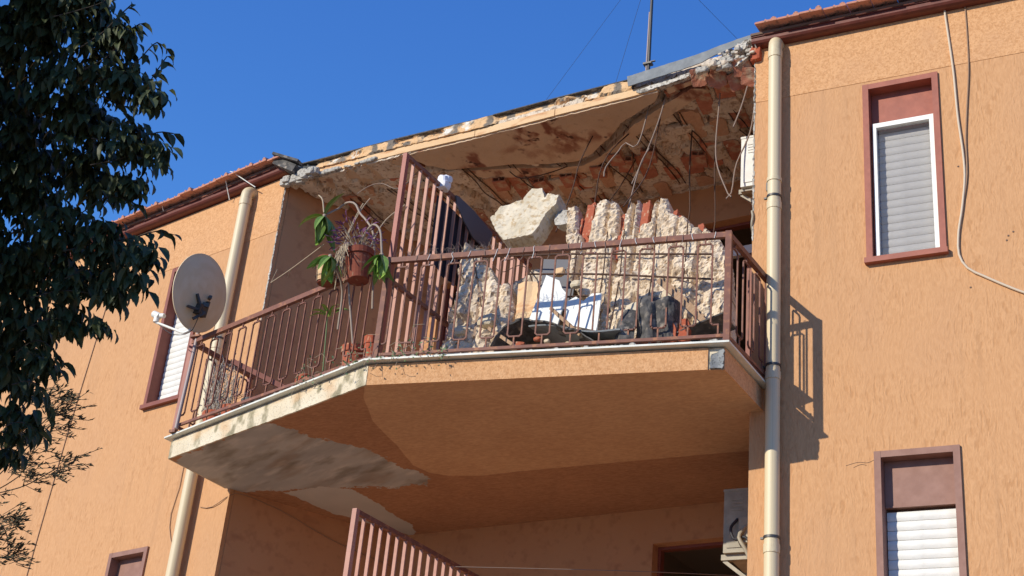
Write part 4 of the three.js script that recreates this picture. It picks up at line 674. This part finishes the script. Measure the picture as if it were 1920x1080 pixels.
// ---------------------------------------------------------------- cables, mast, lines
single('cable', tube([[-1.778, 10.3, 0.02], [-1.772, 10.0, 0.018], [-1.759, 9.8, 0.015], [-1.732, 9.39, 0.015], [-1.717, 8.9, 0.015], [-1.692, 8.52, 0.015], [-1.69, 8.31, 0.015], [-1.726, 8.01, 0.015], [-1.768, 7.765, 0.015], [-1.769, 7.568, 0.015], [-1.709, 7.447, 0.015], [-1.57, 7.344, 0.015], [-1.415, 7.24, 0.015], [-1.242, 7.14, 0.015], [-0.6, 6.9, 0.015]], 0.0105, 6), M.cableBeige, 'thick beige cable hanging down the right wing and turning right at its foot', 'cable');
single('cable', tube([[-1.601, 10.137, 0.012], [-1.598, 9.758, 0.012], [-1.605, 9.364, 0.012], [-1.638, 8.987, 0.012], [-1.663, 8.67, 0.012], [-1.673, 8.306, 0.012], [-1.73, 7.98, 0.012]], 0.007, 6), M.cableBrown, 'thin brown cable on the right wing joining the beige one', 'cable');
single('cable', tube([[-2.9, 9.6], [-2.981, 8.873], [-3.115, 7.646], [-3.255, 5.87], [-3.4, 4.0]].map(([s, y]) => left(s, y, 0.008)), 0.0055, 5), M.cableBrown, 'thin straight wire running down the left wing beyond the window', 'cable');
single('cable', tube([[-0.70, 9.95], [-0.72, 8.6], [-0.76, 7.2], [-0.774, 6.728], [-0.776, 6.491], [-0.828, 6.264], [-0.783, 6.026], [-0.66, 5.841]].map(([s, y]) => left(s, y, 0.008)), 0.0045, 5), M.cableBrown, 'thin loose wire beside the left drainpipe', 'cable');
single('cable', tube([left(-0.36, 6.25, 0.006), left(-0.2, 6.22, 0.01), left(0.0, 6.28, 0.012), left(0.08, 6.34, -0.02), [-8.9, 6.32, -1.05], [-8.55, 6.15, -1.7], [-8.2, 6.05, -2.3]], 0.005, 5), M.cableBrown, 'thin wire running under the balcony into the lower loggia', 'cable');
single('clothes_line', tube([[-6.2, 5.26, -0.1], [-5.4, 5.35, -0.6], [-4.8, 5.45, -1.1], [-4.1, 5.60, -1.85]], 0.004, 5), M.rebarPale, 'pale clothes line stretched across the lower loggia', 'clothes line');
{
  const t = thing('antenna_mast', 'thin metal antenna mast standing on the roof above the loggia', 'mast');
  part('pole', rod([-4.734, 10.1, -0.4], [-4.746, 11.9, -0.4], 0.016, 10), M.metal, t);
  part('pole', rod([-4.762, 10.1, -0.40], [-4.758, 11.1, -0.4], 0.01, 8), M.galv, t);
  part('base_clamp', merge([bx(-4.79, -4.70, 10.44, 10.46, -0.43, -0.37), bx(-4.74, -4.67, 10.47, 10.478, -0.41, -0.39)]), M.metal, t);
  for (const p of [[-5.84, 10.13, -0.3], [-5.06, 10.13, -0.3], [-3.3, 10.3, -2.0]]) part('guy_wire', rod([-4.746, 11.85, -0.4], p, 0.0018, 4), M.blackWire, t);
}
{
  const hooks = thing('wire_stay', 'pale bent wire stays holding the left eave tiles above the drainpipe', 'wire');
  part('stay', rod(left(-0.84, 10.30, 0.2), left(-0.86, 10.05, 0.05), 0.006, 5), M.white, hooks);
  part('stay', tube([left(-0.72, 10.30, 0.22), left(-0.68, 10.28, 0.22), left(-0.52, 10.16, 0.16), left(-0.36, 10.04, 0.10)], 0.006, 5), M.white, hooks);
  part('stay', rod(left(-2.0, 10.30, 0.2), left(-2.01, 10.20, 0.13), 0.006, 5), M.white, hooks);
}

// ---------------------------------------------------------------- leaves
function leafGeo(Ln, W, curl, fold, n = 5) {                        // from the origin along +x, drooping towards -y
  const pos = [], uv = [], P = []; let x = 0, y = 0;
  for (let i = 0; i <= n; i++) { const t = i / n, w = W * 0.5 * Math.pow(Math.sin(Math.PI * Math.pow(t, 0.8) * 0.97 + 0.04), 0.9); P.push([x, y, w, t]); const a = curl * t; x += Ln / n * Math.cos(a); y -= Ln / n * Math.sin(a); }
  for (let i = 0; i < n; i++) for (const s of [-1, 1]) {
    const [x0, y0, w0, t0] = P[i], [x1, y1, w1, t1] = P[i + 1], a = [x0, y0, 0], b = [x1, y1, 0], c = [x1, y1 + w1 * fold, s * w1], d = [x0, y0 + w0 * fold, s * w0], U = (t, k) => [0.5 + s * 0.5 * k, t];
    const q = s > 0 ? [[a, U(t0, 0)], [d, U(t0, 1)], [c, U(t1, 1)], [a, U(t0, 0)], [c, U(t1, 1)], [b, U(t1, 0)]] : [[a, U(t0, 0)], [c, U(t1, 1)], [d, U(t0, 1)], [a, U(t0, 0)], [b, U(t1, 0)], [c, U(t1, 1)]];
    for (const [p, k] of q) { pos.push(...p); uv.push(...k); }
  }
  const g = new THREE.BufferGeometry(); g.setAttribute('position', new THREE.Float32BufferAttribute(pos, 3)); g.setAttribute('uv', new THREE.Float32BufferAttribute(uv, 2)); g.computeVertexNormals(); return g;
}
function orient(dir, roll, pos, s = 1) { const x = V(...dir).normalize(), up = Math.abs(x.y) > 0.95 ? V(0, 0, 1) : V(0, 1, 0), z = x.clone().cross(up).normalize(), y = z.clone().cross(x); return new THREE.Matrix4().makeBasis(x, y, z).multiply(new THREE.Matrix4().makeRotationX(roll)).scale(V(s, s, s)).setPosition(...pos); }

// ---------------------------------------------------------------- plants
{
  const t = thing('frangipani_plant', 'tall bare-stemmed potted plant with drooping leaf tufts arching over the railing corner', 'plant'), r = rng(17);
  const stems = [
    [[-6.72, 6.9, 1.12], [-6.80, 7.45, 1.20], [-6.795, 7.608, 1.242], [-6.75, 7.728, 1.257], [-6.616, 7.926, 1.301], [-6.553, 7.953, 1.322], [-6.456, 7.87, 1.354], [-6.40, 7.68, 1.37], [-6.375, 7.56, 1.379]],
    [[-6.55, 7.2, 1.15], [-6.626, 7.933, 1.192], [-6.75, 8.12, 1.15], [-6.86, 8.238, 1.115], [-6.96, 8.38, 1.08], [-7.079, 8.431, 1.043], [-7.17, 8.42, 1.0], [-7.27, 8.33, 1.06]],
    [[-6.95, 7.1, 1.05], [-6.93, 7.5, 1.12], [-6.917, 7.66, 1.38]],
    [[-7.29, 8.34, 1.08], [-7.36, 8.52, 1.05], [-7.42, 8.58, 1.03]],
    [[-7.05, 8.10, 1.0], [-6.95, 8.32, 1.02], [-6.9, 8.40, 1.03]],
    [[-8.381, 8.163, 0.298], [-7.872, 8.04, 0.676], [-7.228, 7.994, 1.078]],[[-8.003, 8.049, 0.528], [-7.872, 8.04, 0.676]],[[-8.381, 8.163, 0.298], [-8.314, 8.292, 0.32]],[[-6.98, 7.45, 1.15], [-7.02, 7.9, 1.08], [-6.9, 8.32, 1.05], [-6.84, 8.45, 1.02]], [[-6.6, 7.7, 1.28], [-6.52, 8.05, 1.2], [-6.36, 8.22, 1.15]]];
  stems.forEach((p, i) => part('stem', tube(p, [0.010, 0.010, 0.010, 0.007, 0.006, 0.005, 0.005, 0.003, 0.005, 0.006][i], 7), i < 3 ? M.stem : M.dry, t));
  const tufts = [[[-7.275, 8.30, 1.085], 12, 0.33], [[-6.917, 7.66, 1.38], 13, 0.27], [[-6.365, 7.575, 1.40], 13, 0.27]];
  const lg = [leafGeo(1, 0.24, 0.9, 0.3, 7), leafGeo(1, 0.27, 1.2, 0.2, 7), leafGeo(1, 0.22, 0.5, 0.35, 7)];
  tufts.forEach(([p, n, l], k) => {
    for (let i = 0; i < n; i++) { const a = i * 2.4 + k, y = -2.3 + (k === 0 && i === 0 ? 4.4 : 0) + (i % 3) * 0.75 + (i === 1 ? 1.4 : 0), m = part('leaf', lg[i % 3], i % 3 === 1 ? M.plantLeafPale : M.plantLeaf, t); m.applyMatrix4(orient([Math.cos(a) * 0.8 - (i === 1 ? 0.6 : 0), y, Math.sin(a) * 0.8 + 0.15], (r() - 0.5) * 1.4, p, l * (0.8 + 0.4 * r()))); }
    part('bud', rock(0.018, 0.018, 0.018, 440 + k, 1).translate(...p), M.stem, t);
  });
}
function pot(name, label, x, y, z, r, h, mat, tilt = 0) {
  const t = thing(name, label, 'flower pot', null, [x, y, z]); t.rotation.z = tilt;
  const pr = [[0.001, 0], [r * 0.72, 0], [r * 0.95, h * 0.8], [r * 1.05, h * 0.8], [r * 1.08, h], [r * 0.96, h], [r * 0.9, h * 0.86], [0.001, h * 0.86]].map((p) => new THREE.Vector2(...p));
  const g = new THREE.LatheGeometry(pr, 24); const u = uvBox(g); u.computeVertexNormals();
  part('pot', u, mat, t); part('soil', new THREE.CircleGeometry(r * 0.88, 16).rotateX(-Math.PI / 2).translate(0, h * 0.875, 0), M.soil, t);
  return t;
}
{
  const t = pot('flower_pot', 'small terracotta pot with pale wire basket hung on the left railing', -7.10, 7.53, 1.14, 0.10, 0.25, M.pot);
  part('wire_basket', merge([...[0, 1, 2, 3, 4, 5].map((k) => tube([[0.085 * Math.cos(k * 1.05), 0.0, 0.085 * Math.sin(k * 1.05)], [0.108 * Math.cos(k * 1.05), 0.19, 0.108 * Math.sin(k * 1.05)]], 0.003, 4, 3)), new THREE.TorusGeometry(0.11, 0.003, 4, 20).rotateX(Math.PI / 2).translate(0, 0.16, 0), new THREE.TorusGeometry(0.095, 0.003, 4, 20).rotateX(Math.PI / 2).translate(0, 0.06, 0)]), M.blackWire, t);
  part('pale_sleeve', new THREE.CylinderGeometry(0.1, 0.082, 0.16, 20, 1, true).translate(0, 0.095, 0), M.fascia, t, 'pale cream lower part of the pot');
}
{
  const t = pot('flower_pot', 'big terracotta pot darkened for shade with a purple and straw-coloured plant hung at the railing corner', -6.68, 7.45, 1.24, 0.13, 0.29, M.pot, 0.12), r = rng(23);
  const g = [], g2 = [], g3 = [];
  for (let i = 0; i < 130; i++) { const a = r() * 6.28, p = [Math.cos(a) * 0.1 * r(), 0.30 + r() * 0.05, Math.sin(a) * 0.1 * r()], o = [Math.cos(a) * 0.16 * r() + p[0] - 0.04, 0.34 + r() * 0.22, Math.sin(a) * 0.14 + p[2]]; g.push(leafGeo(0.05 + r() * 0.05, 0.018, 1.0, 0.2, 3).applyMatrix4(orient([Math.cos(a), 0.6 - r() * 1.2, Math.sin(a)], r() * 3, o))); if (i % 3 === 0) g2.push(tube([p, o], 0.003, 4, 2)); }
  for (let i = 0; i < 70; i++) { const a = 1.6 + r() * 2.6, p = [Math.cos(a) * 0.14, 0.32, Math.sin(a) * 0.14]; g3.push(tube([p, [p[0] * 1.2 + (r() - 0.5) * 0.06, 0.30, p[2] * 1.2], [p[0] * 1.3 + (r() - 0.5) * 0.09, 0.22 - r() * 0.16, p[2] * 1.3 + (r() - 0.5) * 0.05]], 0.004, 4, 4)); }
  part('purple_foliage', merge(g), M.purple, t).userData.kind = 'stuff'; part('dry_stalks', merge(g2), M.dry, t).userData.kind = 'stuff'; part('hanging_straw', merge(g3), M.dry, t).userData.kind = 'stuff';
}
pot('flower_pot', 'terracotta pot on the balcony floor in the far left corner', -8.86, 6.603, 0.16, 0.13, 0.24, M.terracotta);
pot('flower_pot', 'terracotta pot behind the left railing next to the corner pot', -8.56, 6.603, 0.30, 0.11, 0.22, M.terracotta);
pot('flower_pot', 'overturned pink terracotta pot in the middle of the left railing', -7.30, 6.70, 0.72, 0.10, 0.2, M.terracottaPink, 1.2);
pot('flower_pot', 'shallow terracotta bowl right of the overturned pot', -7.10, 6.603, 0.86, 0.12, 0.12, M.terracotta);
pot('flower_pot', 'tall orange terracotta pot near the railing corner', -6.78, 6.603, 0.99, 0.11, 0.32, M.terracotta);
pot('flower_pot', 'narrow pale terracotta pot nearest the railing corner post', -6.56, 6.603, 1.06, 0.07, 0.36, M.terracottaPink);
pot('flower_pot', 'dark plastic pot behind the left railing under the dish', -8.22, 6.603, 0.42, 0.12, 0.2, M.bitumen);
{
  const r = rng(29), g = [], t = thing('dried_plant', 'dried whitish twiggy plant in the far left pots of the balcony', 'plant');
  for (let i = 0; i < 90; i++) { const a = r() * 6.28, h = 0.15 + r() * 0.5, b = [-8.80 + (r() - 0.5) * 0.3, 6.80, 0.22 + (r() - 0.5) * 0.12]; g.push(tube([b, [b[0] + (r() - 0.5) * 0.12, b[1] + h * 0.5, b[2] + (r() - 0.5) * 0.1], [b[0] + (r() - 0.5) * 0.25, b[1] + h, b[2] + (r() - 0.5) * 0.2]], 0.0035, 4, 4)); for (let k = 0; k < 2; k++) g.push(leafGeo(0.03 + r() * 0.03, 0.014, 1, 0.3, 3).applyMatrix4(orient([r() - 0.5, r() - 0.6, r() - 0.5], r() * 3, [b[0] + (r() - 0.5) * 0.2, b[1] + h * r(), b[2] + (r() - 0.5) * 0.16]))); }
  part('twigs', merge(g), std({ color: rgb(0.5, 0.44, 0.36), roughness: 0.9, side: THREE.DoubleSide }), t).userData.kind = 'stuff';
  const c = thing('creeping_plant', 'small green creeper trailing along the marble edge at the railing corner', 'plant'), g2 = [], g3 = [];
  for (let i = 0; i < 150; i++) { const u = r(), e = r() < 0.45, bx0 = e ? -6.42 - u * 0.95 : -6.40 + u * 0.75, bz = e ? 1.34 - u * 0.35 : 1.34 - u * 0.11, y = 6.58 + r() * r() * 0.30 - (r() < 0.25 ? 0.1 * r() : 0); g2.push(leafGeo(0.018 + r() * 0.022, 0.018, 0.8, 0.2, 3).applyMatrix4(orient([r() - 0.5, r() - 0.6, r() - 0.2], r() * 3, [bx0, y, bz + 0.03 + r() * 0.05]))); if (i % 4 === 0) g3.push(tube([[bx0, 6.6, bz], [bx0 + (r() - 0.5) * 0.1, y, bz + 0.06], [bx0 + (r() - 0.5) * 0.25, y + (r() - 0.6) * 0.1, bz + 0.05]], 0.002, 4, 4)); }
  part('leaves', merge(g2), M.creeper, c).userData.kind = 'stuff'; part('runners', merge(g3), M.dry, c).userData.kind = 'stuff';
  const s = thing('seedling', 'pale green sickle-leaved plant behind the left railing below the hanging pot', 'plant');
  for (let i = 0; i < 6; i++) { const m = part('leaf', leafGeo(0.2, 0.035, 1.9, 0.2, 7), M.plantLeafPale, s); m.applyMatrix4(orient([-0.6 + i * 0.24, 0.5, 0.3], 0.3 * i, [-7.12 + i * 0.01, 7.27, 1.0])); }
  part('stem', tube([[-7.1, 6.6, 0.95], [-7.11, 7.0, 0.98], [-7.12, 7.27, 1.0]], 0.006, 6), M.creeper, s);
}
single('wooden_stick', beam([-8.62, 7.30, 0.36], [-8.05, 7.02, 0.15], 0.03, 0.05), M.frame, 'dark brown wooden stick leaning across behind the left railing', 'stick');
single('dark_bag', place(rock(0.16, 0.14, 0.12, 451, 3), -8.02, 6.73, 0.32), M.sheet, 'dark crumpled rubbish bag on the floor behind the left railing', 'bag');

// ---------------------------------------------------------------- tree at the left edge
{
  const t = thing('tree', 'dark evergreen tree with drooping pointed leaves filling the left edge', 'tree'), r = rng(101);
  const blobs = [[-4.979, 5.785, 6.703, 0.24], [-4.589, 5.716, 6.707, 0.2], [-4.329, 5.589, 6.748, 0.11], [-4.735, 5.481, 6.649, 0.25], [-4.354, 5.416, 6.661, 0.15], [-4.12, 5.253, 6.688, 0.09], [-5.083, 5.39, 6.528, 0.26], [-4.674, 5.289, 6.504, 0.23], [-4.356, 5.18, 6.524, 0.13], [-4.14, 5.032, 6.571, 0.08], [-5.05, 5.144, 6.367, 0.26], [-4.658, 5.092, 6.38, 0.18], [-4.396, 4.983, 6.431, 0.11], [-4.826, 4.855, 6.333, 0.2], [-4.516, 4.758, 6.364, 0.15], [-4.26, 4.627, 6.395, 0.10], [-5.102, 4.725, 6.279, 0.23], [-4.742, 4.615, 6.275, 0.19], [-4.45, 4.523, 6.311, 0.11], [-4.28, 4.541, 6.358, 0.07], [-5.018, 4.462, 6.208, 0.17], [-4.73, 4.417, 6.275, 0.11], [-4.54, 4.367, 6.267, 0.07], [-5.115, 4.254, 6.139, 0.16], [-4.86, 4.235, 6.23, 0.09], [-5.17, 4.053, 6.038, 0.12], [-4.95, 3.99, 6.12, 0.05], [-5.22, 3.91, 5.97, 0.08]];
  const more = [[-5.15, 5.3, 7.1, 0.4], [-5.15, 4.8, 7.0, 0.4], [-5.2, 5.9, 7.35, 0.4], [-5.3, 4.3, 6.9, 0.4], [-5.0, 6.3, 7.3, 0.35], [-5.45, 3.9, 6.8, 0.35], [-5.12, 5.95, 6.68, 0.16], [-5.2, 5.6, 6.6, 0.22], [-5.2, 5.2, 6.45, 0.22], [-5.2, 4.85, 6.35, 0.22], [-5.25, 4.5, 6.2, 0.22], [-4.95, 5.97, 6.75, 0.14], [-4.75, 5.9, 6.78, 0.12], [-4.55, 5.83, 6.82, 0.10], [-5.35, 5.75, 6.9, 0.4], [-5.5, 5.2, 6.8, 0.45], [-5.45, 4.6, 6.6, 0.4], [-5.3, 5.9, 7.4, 0.45], [-5.6, 5.0, 7.4, 0.5], [-5.4, 5.5, 7.8, 0.45], [-5.9, 5.6, 7.0, 0.5], [-5.5, 6.3, 7.0, 0.45], [-5.05, 6.25, 6.95, 0.3], [-4.75, 6.15, 6.95, 0.22], [-5.1, 6.35, 7.5, 0.4], [-5.4, 4.1, 6.6, 0.35], [-5.3, 5.6, 8.3, 0.4], [-5.35, 6.1, 8.3, 0.4]];  // includes unseen foliage added on the sun side to shade the visible leaves
  const trunkTop = V(-5.75, 4.2, 7.3);
  part('trunk', merge([tube([[-6.0, 0, 7.5], [-5.9, 1.8, 7.45], [-5.75, 4.2, 7.3], [-5.6, 5.6, 7.2]], 0.13, 10, 16)]), M.bark, t);
  for (const [x, y, z, s] of more.slice(14, 20)) { const a = trunkTop.clone().add(V(0, (y - 4.6) * 0.5, 0)); part('limb', tube([a.toArray(), [(a.x * 0.5 + x * 0.5), (a.y + y) / 2 - 0.15, (a.z + z) / 2 + 0.1], [x, y - s * 0.3, z]], 0.008 + s * 0.015, 6, 8), M.bark, t); }
  const geos = [leafGeo(0.085, 0.032, 1.1, 0.45, 4), leafGeo(0.092, 0.036, 0.8, 0.35, 4), leafGeo(0.078, 0.03, 1.5, 0.5, 4)];
  const ind = [], twigs = [], mats = [M.treeLeaf, M.treeLeaf2, M.treeLeaf];
  const spray = (x, y, z, s, n) => {
    for (let k = 0; k < n; k++) {
      const th = r() * 6.283, ph = Math.acos(2 * r() - 1), q = s * Math.cbrt(r()) * 0.8, b = V(x + q * Math.sin(ph) * Math.cos(th), y + q * Math.cos(ph), z + q * Math.sin(ph) * Math.sin(th));
      const d = V(0.25 * s + s * 0.5 * (r() - 0.5), s * 0.6 * (r() - 0.5), s * 0.6 * (r() - 0.5)).normalize(), l = 0.10 + 0.06 * r(), p = [];
      for (let i = 0; i <= 5; i++) { const f = i / 5; p.push(b.clone().addScaledVector(d, l * (f - 0.5)).add(V(0, -0.03 * f * f, 0)).toArray()); }
      for (let i = 0; i <= 5; i++) { const a = i * 2.5 + r() * 0.6, sd = V(d.x * 0.5 + Math.cos(a) * 0.75, -0.6 - r() * 0.6, d.z * 0.5 + Math.sin(a) * 0.75); ind.push([orient(sd.toArray(), (r() - 0.5) * 1.2, p[i], 0.8 + 0.4 * r()), false]); }
    }
  };
  for (const [x, y, z, s] of blobs) spray(x, y, z, s * (s < 0.12 ? 0.5 : 0.85), Math.ceil(2 + 900 * s * s));
  for (const [x, y, z, s] of more) spray(x, y, z, s, s < 0.25 ? 34 : 70);
  // twigs that stand out against sky and wall
  const twigLines = [[[-4.48,5.48,6.83],[-4.37,5.55,6.82],[-4.3,5.62,6.82],[-4.24,5.67,6.82]],[[-4.47,5.39,6.78],[-4.36,5.46,6.76],[-4.28,5.56,6.77],[-4.22,5.6,6.76]],[[-4.42,5.29,6.69],[-4.31,5.26,6.61],[-4.23,5.35,6.62],[-4.18,5.42,6.63],[-4.13,5.48,6.64]],[[-4.43,5.35,6.73],[-4.31,5.4,6.69],[-4.23,5.47,6.69],[-4.16,5.53,6.69],[-4.13,5.51,6.66]],[[-4.49,5.12,6.62],[-4.37,5.11,6.56],[-4.28,5.14,6.53],[-4.2,5.17,6.5],[-4.15,5.17,6.47]],[[-4.51,5.01,6.57],[-4.41,5.04,6.53],[-4.32,5.07,6.5],[-4.24,5.05,6.45]],[[-4.58,4.81,6.49],[-4.45,4.89,6.47],[-4.37,4.88,6.42],[-4.33,4.86,6.39]],[[-4.67,4.65,6.45],[-4.51,4.7,6.39],[-4.38,4.73,6.34],[-4.26,4.77,6.3],[-4.22,4.76,6.27]],[[-4.6,4.64,6.41],[-4.48,4.65,6.35],[-4.38,4.66,6.29],[-4.29,4.66,6.25]],[[-4.68,4.54,6.39],[-4.55,4.6,6.36],[-4.45,4.59,6.29],[-4.39,4.58,6.26]],[[-4.83,4.45,6.42],[-4.69,4.49,6.37],[-4.57,4.49,6.3],[-4.47,4.48,6.24]],[[-4.89,4.31,6.37],[-4.77,4.37,6.34],[-4.68,4.37,6.3],[-4.61,4.35,6.25]],[[-4.92,4.22,6.34],[-4.83,4.28,6.32],[-4.77,4.25,6.27],[-4.73,4.18,6.21]],[[-4.96,4.09,6.28],[-4.88,4.11,6.25],[-4.83,4.06,6.19],[-4.82,3.98,6.14]],[[-5.01,3.92,6.21],[-4.94,3.94,6.19],[-4.88,3.91,6.13]],[[-4.57,5.59,6.95],[-4.46,5.63,6.91],[-4.34,5.68,6.88],[-4.3,5.75,6.89]]];
  for (const line of twigLines) {
    const c = new THREE.CatmullRomCurve3(line.map((q) => V(...q)), false, 'centripetal'), n = Math.ceil(c.getLength() / 0.026); twigs.push(new THREE.TubeGeometry(c, 16, 0.0035, 4));
    for (let i = 1; i <= n; i++) {
      const p = c.getPointAt(i / n), tn = c.getTangentAt(i / n), sg = i % 2 ? 1 : -1, last = i === n;
      const d = V(tn.x * 0.8 + sg * tn.z * 0.5 * 0.6 + (r() - 0.3) * 0.4, last ? -0.3 : -0.35 - r() * 0.7 + (sg > 0 ? 0.35 : 0), tn.z * 0.8 - sg * tn.x * 0.6 + (r() - 0.5) * 0.3);
      ind.push([orient(d.toArray(), (r() - 0.5) * 1.0, p.toArray(), 0.85 + 0.35 * r()), true]);
    }
  }
  const keep = new Set(ind.filter((e) => e[1]).slice(0, 300));
  let n = 0; const rest = ind.filter((e) => !keep.has(e));
  for (const e of keep) { const m = part('leaf', geos[n % 3], mats[n++ % 3], t); m.applyMatrix4(e[0]); }
  [0, 1].forEach((w) => { const sel = rest.filter((_, i) => i % 2 === w), im = new THREE.InstancedMesh(geos[w], w ? M.treeLeaf2 : M.treeLeaf, sel.length); sel.forEach((e, i) => im.setMatrixAt(i, e[0])); im.name = 'foliage'; im.userData.kind = 'stuff'; im.castShadow = im.receiveShadow = true; t.add(im); });
  part('twigs', merge(twigs), M.bark, t).userData.kind = 'stuff';
}
{
  const t = thing('shrub', 'fine-twigged small-leaved shrub at the lower left edge in front of the left wing', 'shrub'), r = rng(111), g = [], g2 = [];
  const S = [[-6.51, 4.877, 4.701, 0.16], [-6.36, 4.834, 4.602, 0.12], [-6.40, 4.745, 4.573, 0.13], [-6.577, 4.616, 4.585, 0.19], [-6.44, 4.486, 4.442, 0.14], [-6.632, 4.441, 4.512, 0.13], [-6.757, 4.174, 4.424, 0.1], [-6.768, 4.003, 4.33, 0.1], [-6.8, 4.6, 4.6, 0.3], [-6.95, 4.2, 4.5, 0.3], [-6.85, 4.0, 4.4, 0.22]];
  part('stem', tube([[-7.1, 0, 4.4], [-7.05, 2.5, 4.45], [-6.95, 4.0, 4.5], [-6.9, 4.4, 4.55]], 0.02, 7, 12), M.bark, t);
  for (const [x, y, z, s] of S) { part('limb', tube([[-6.92, 4.3, 4.55], [(-6.9 + x) / 2, (4.3 + y) / 2, z], [x, y, z]], 0.0035, 5, 8), M.bark, t);
    for (let k = 0; k < 26; k++) { const b = [x + (r() - 0.5) * s, y + (r() - 0.5) * s, z + (r() - 0.5) * s], d = [0.5 + (r() - 0.3) * 0.9, (r() - 0.45) * 0.9, (r() - 0.5)], l = 0.08 + r() * s, e = b.map((v, i) => v + d[i] * l); g.push(tube([b, e], 0.0022, 3, 2)); for (let i = 0; i < 6; i++) { const f = 0.3 + 0.7 * r(); g2.push(leafGeo(0.026 + r() * 0.024, 0.011, 0.5, 0.3, 2).applyMatrix4(orient([d[0] + r() - 0.4, r() - 0.3, d[2] + r() - 0.5], r() * 3, b.map((v, j) => v + d[j] * l * f)))); } } }
  part('twigs', merge(g), M.bark, t).userData.kind = 'stuff'; part('foliage', merge(g2), M.shrubLeaf, t).userData.kind = 'stuff';
}

renderer.render(scene, camera);
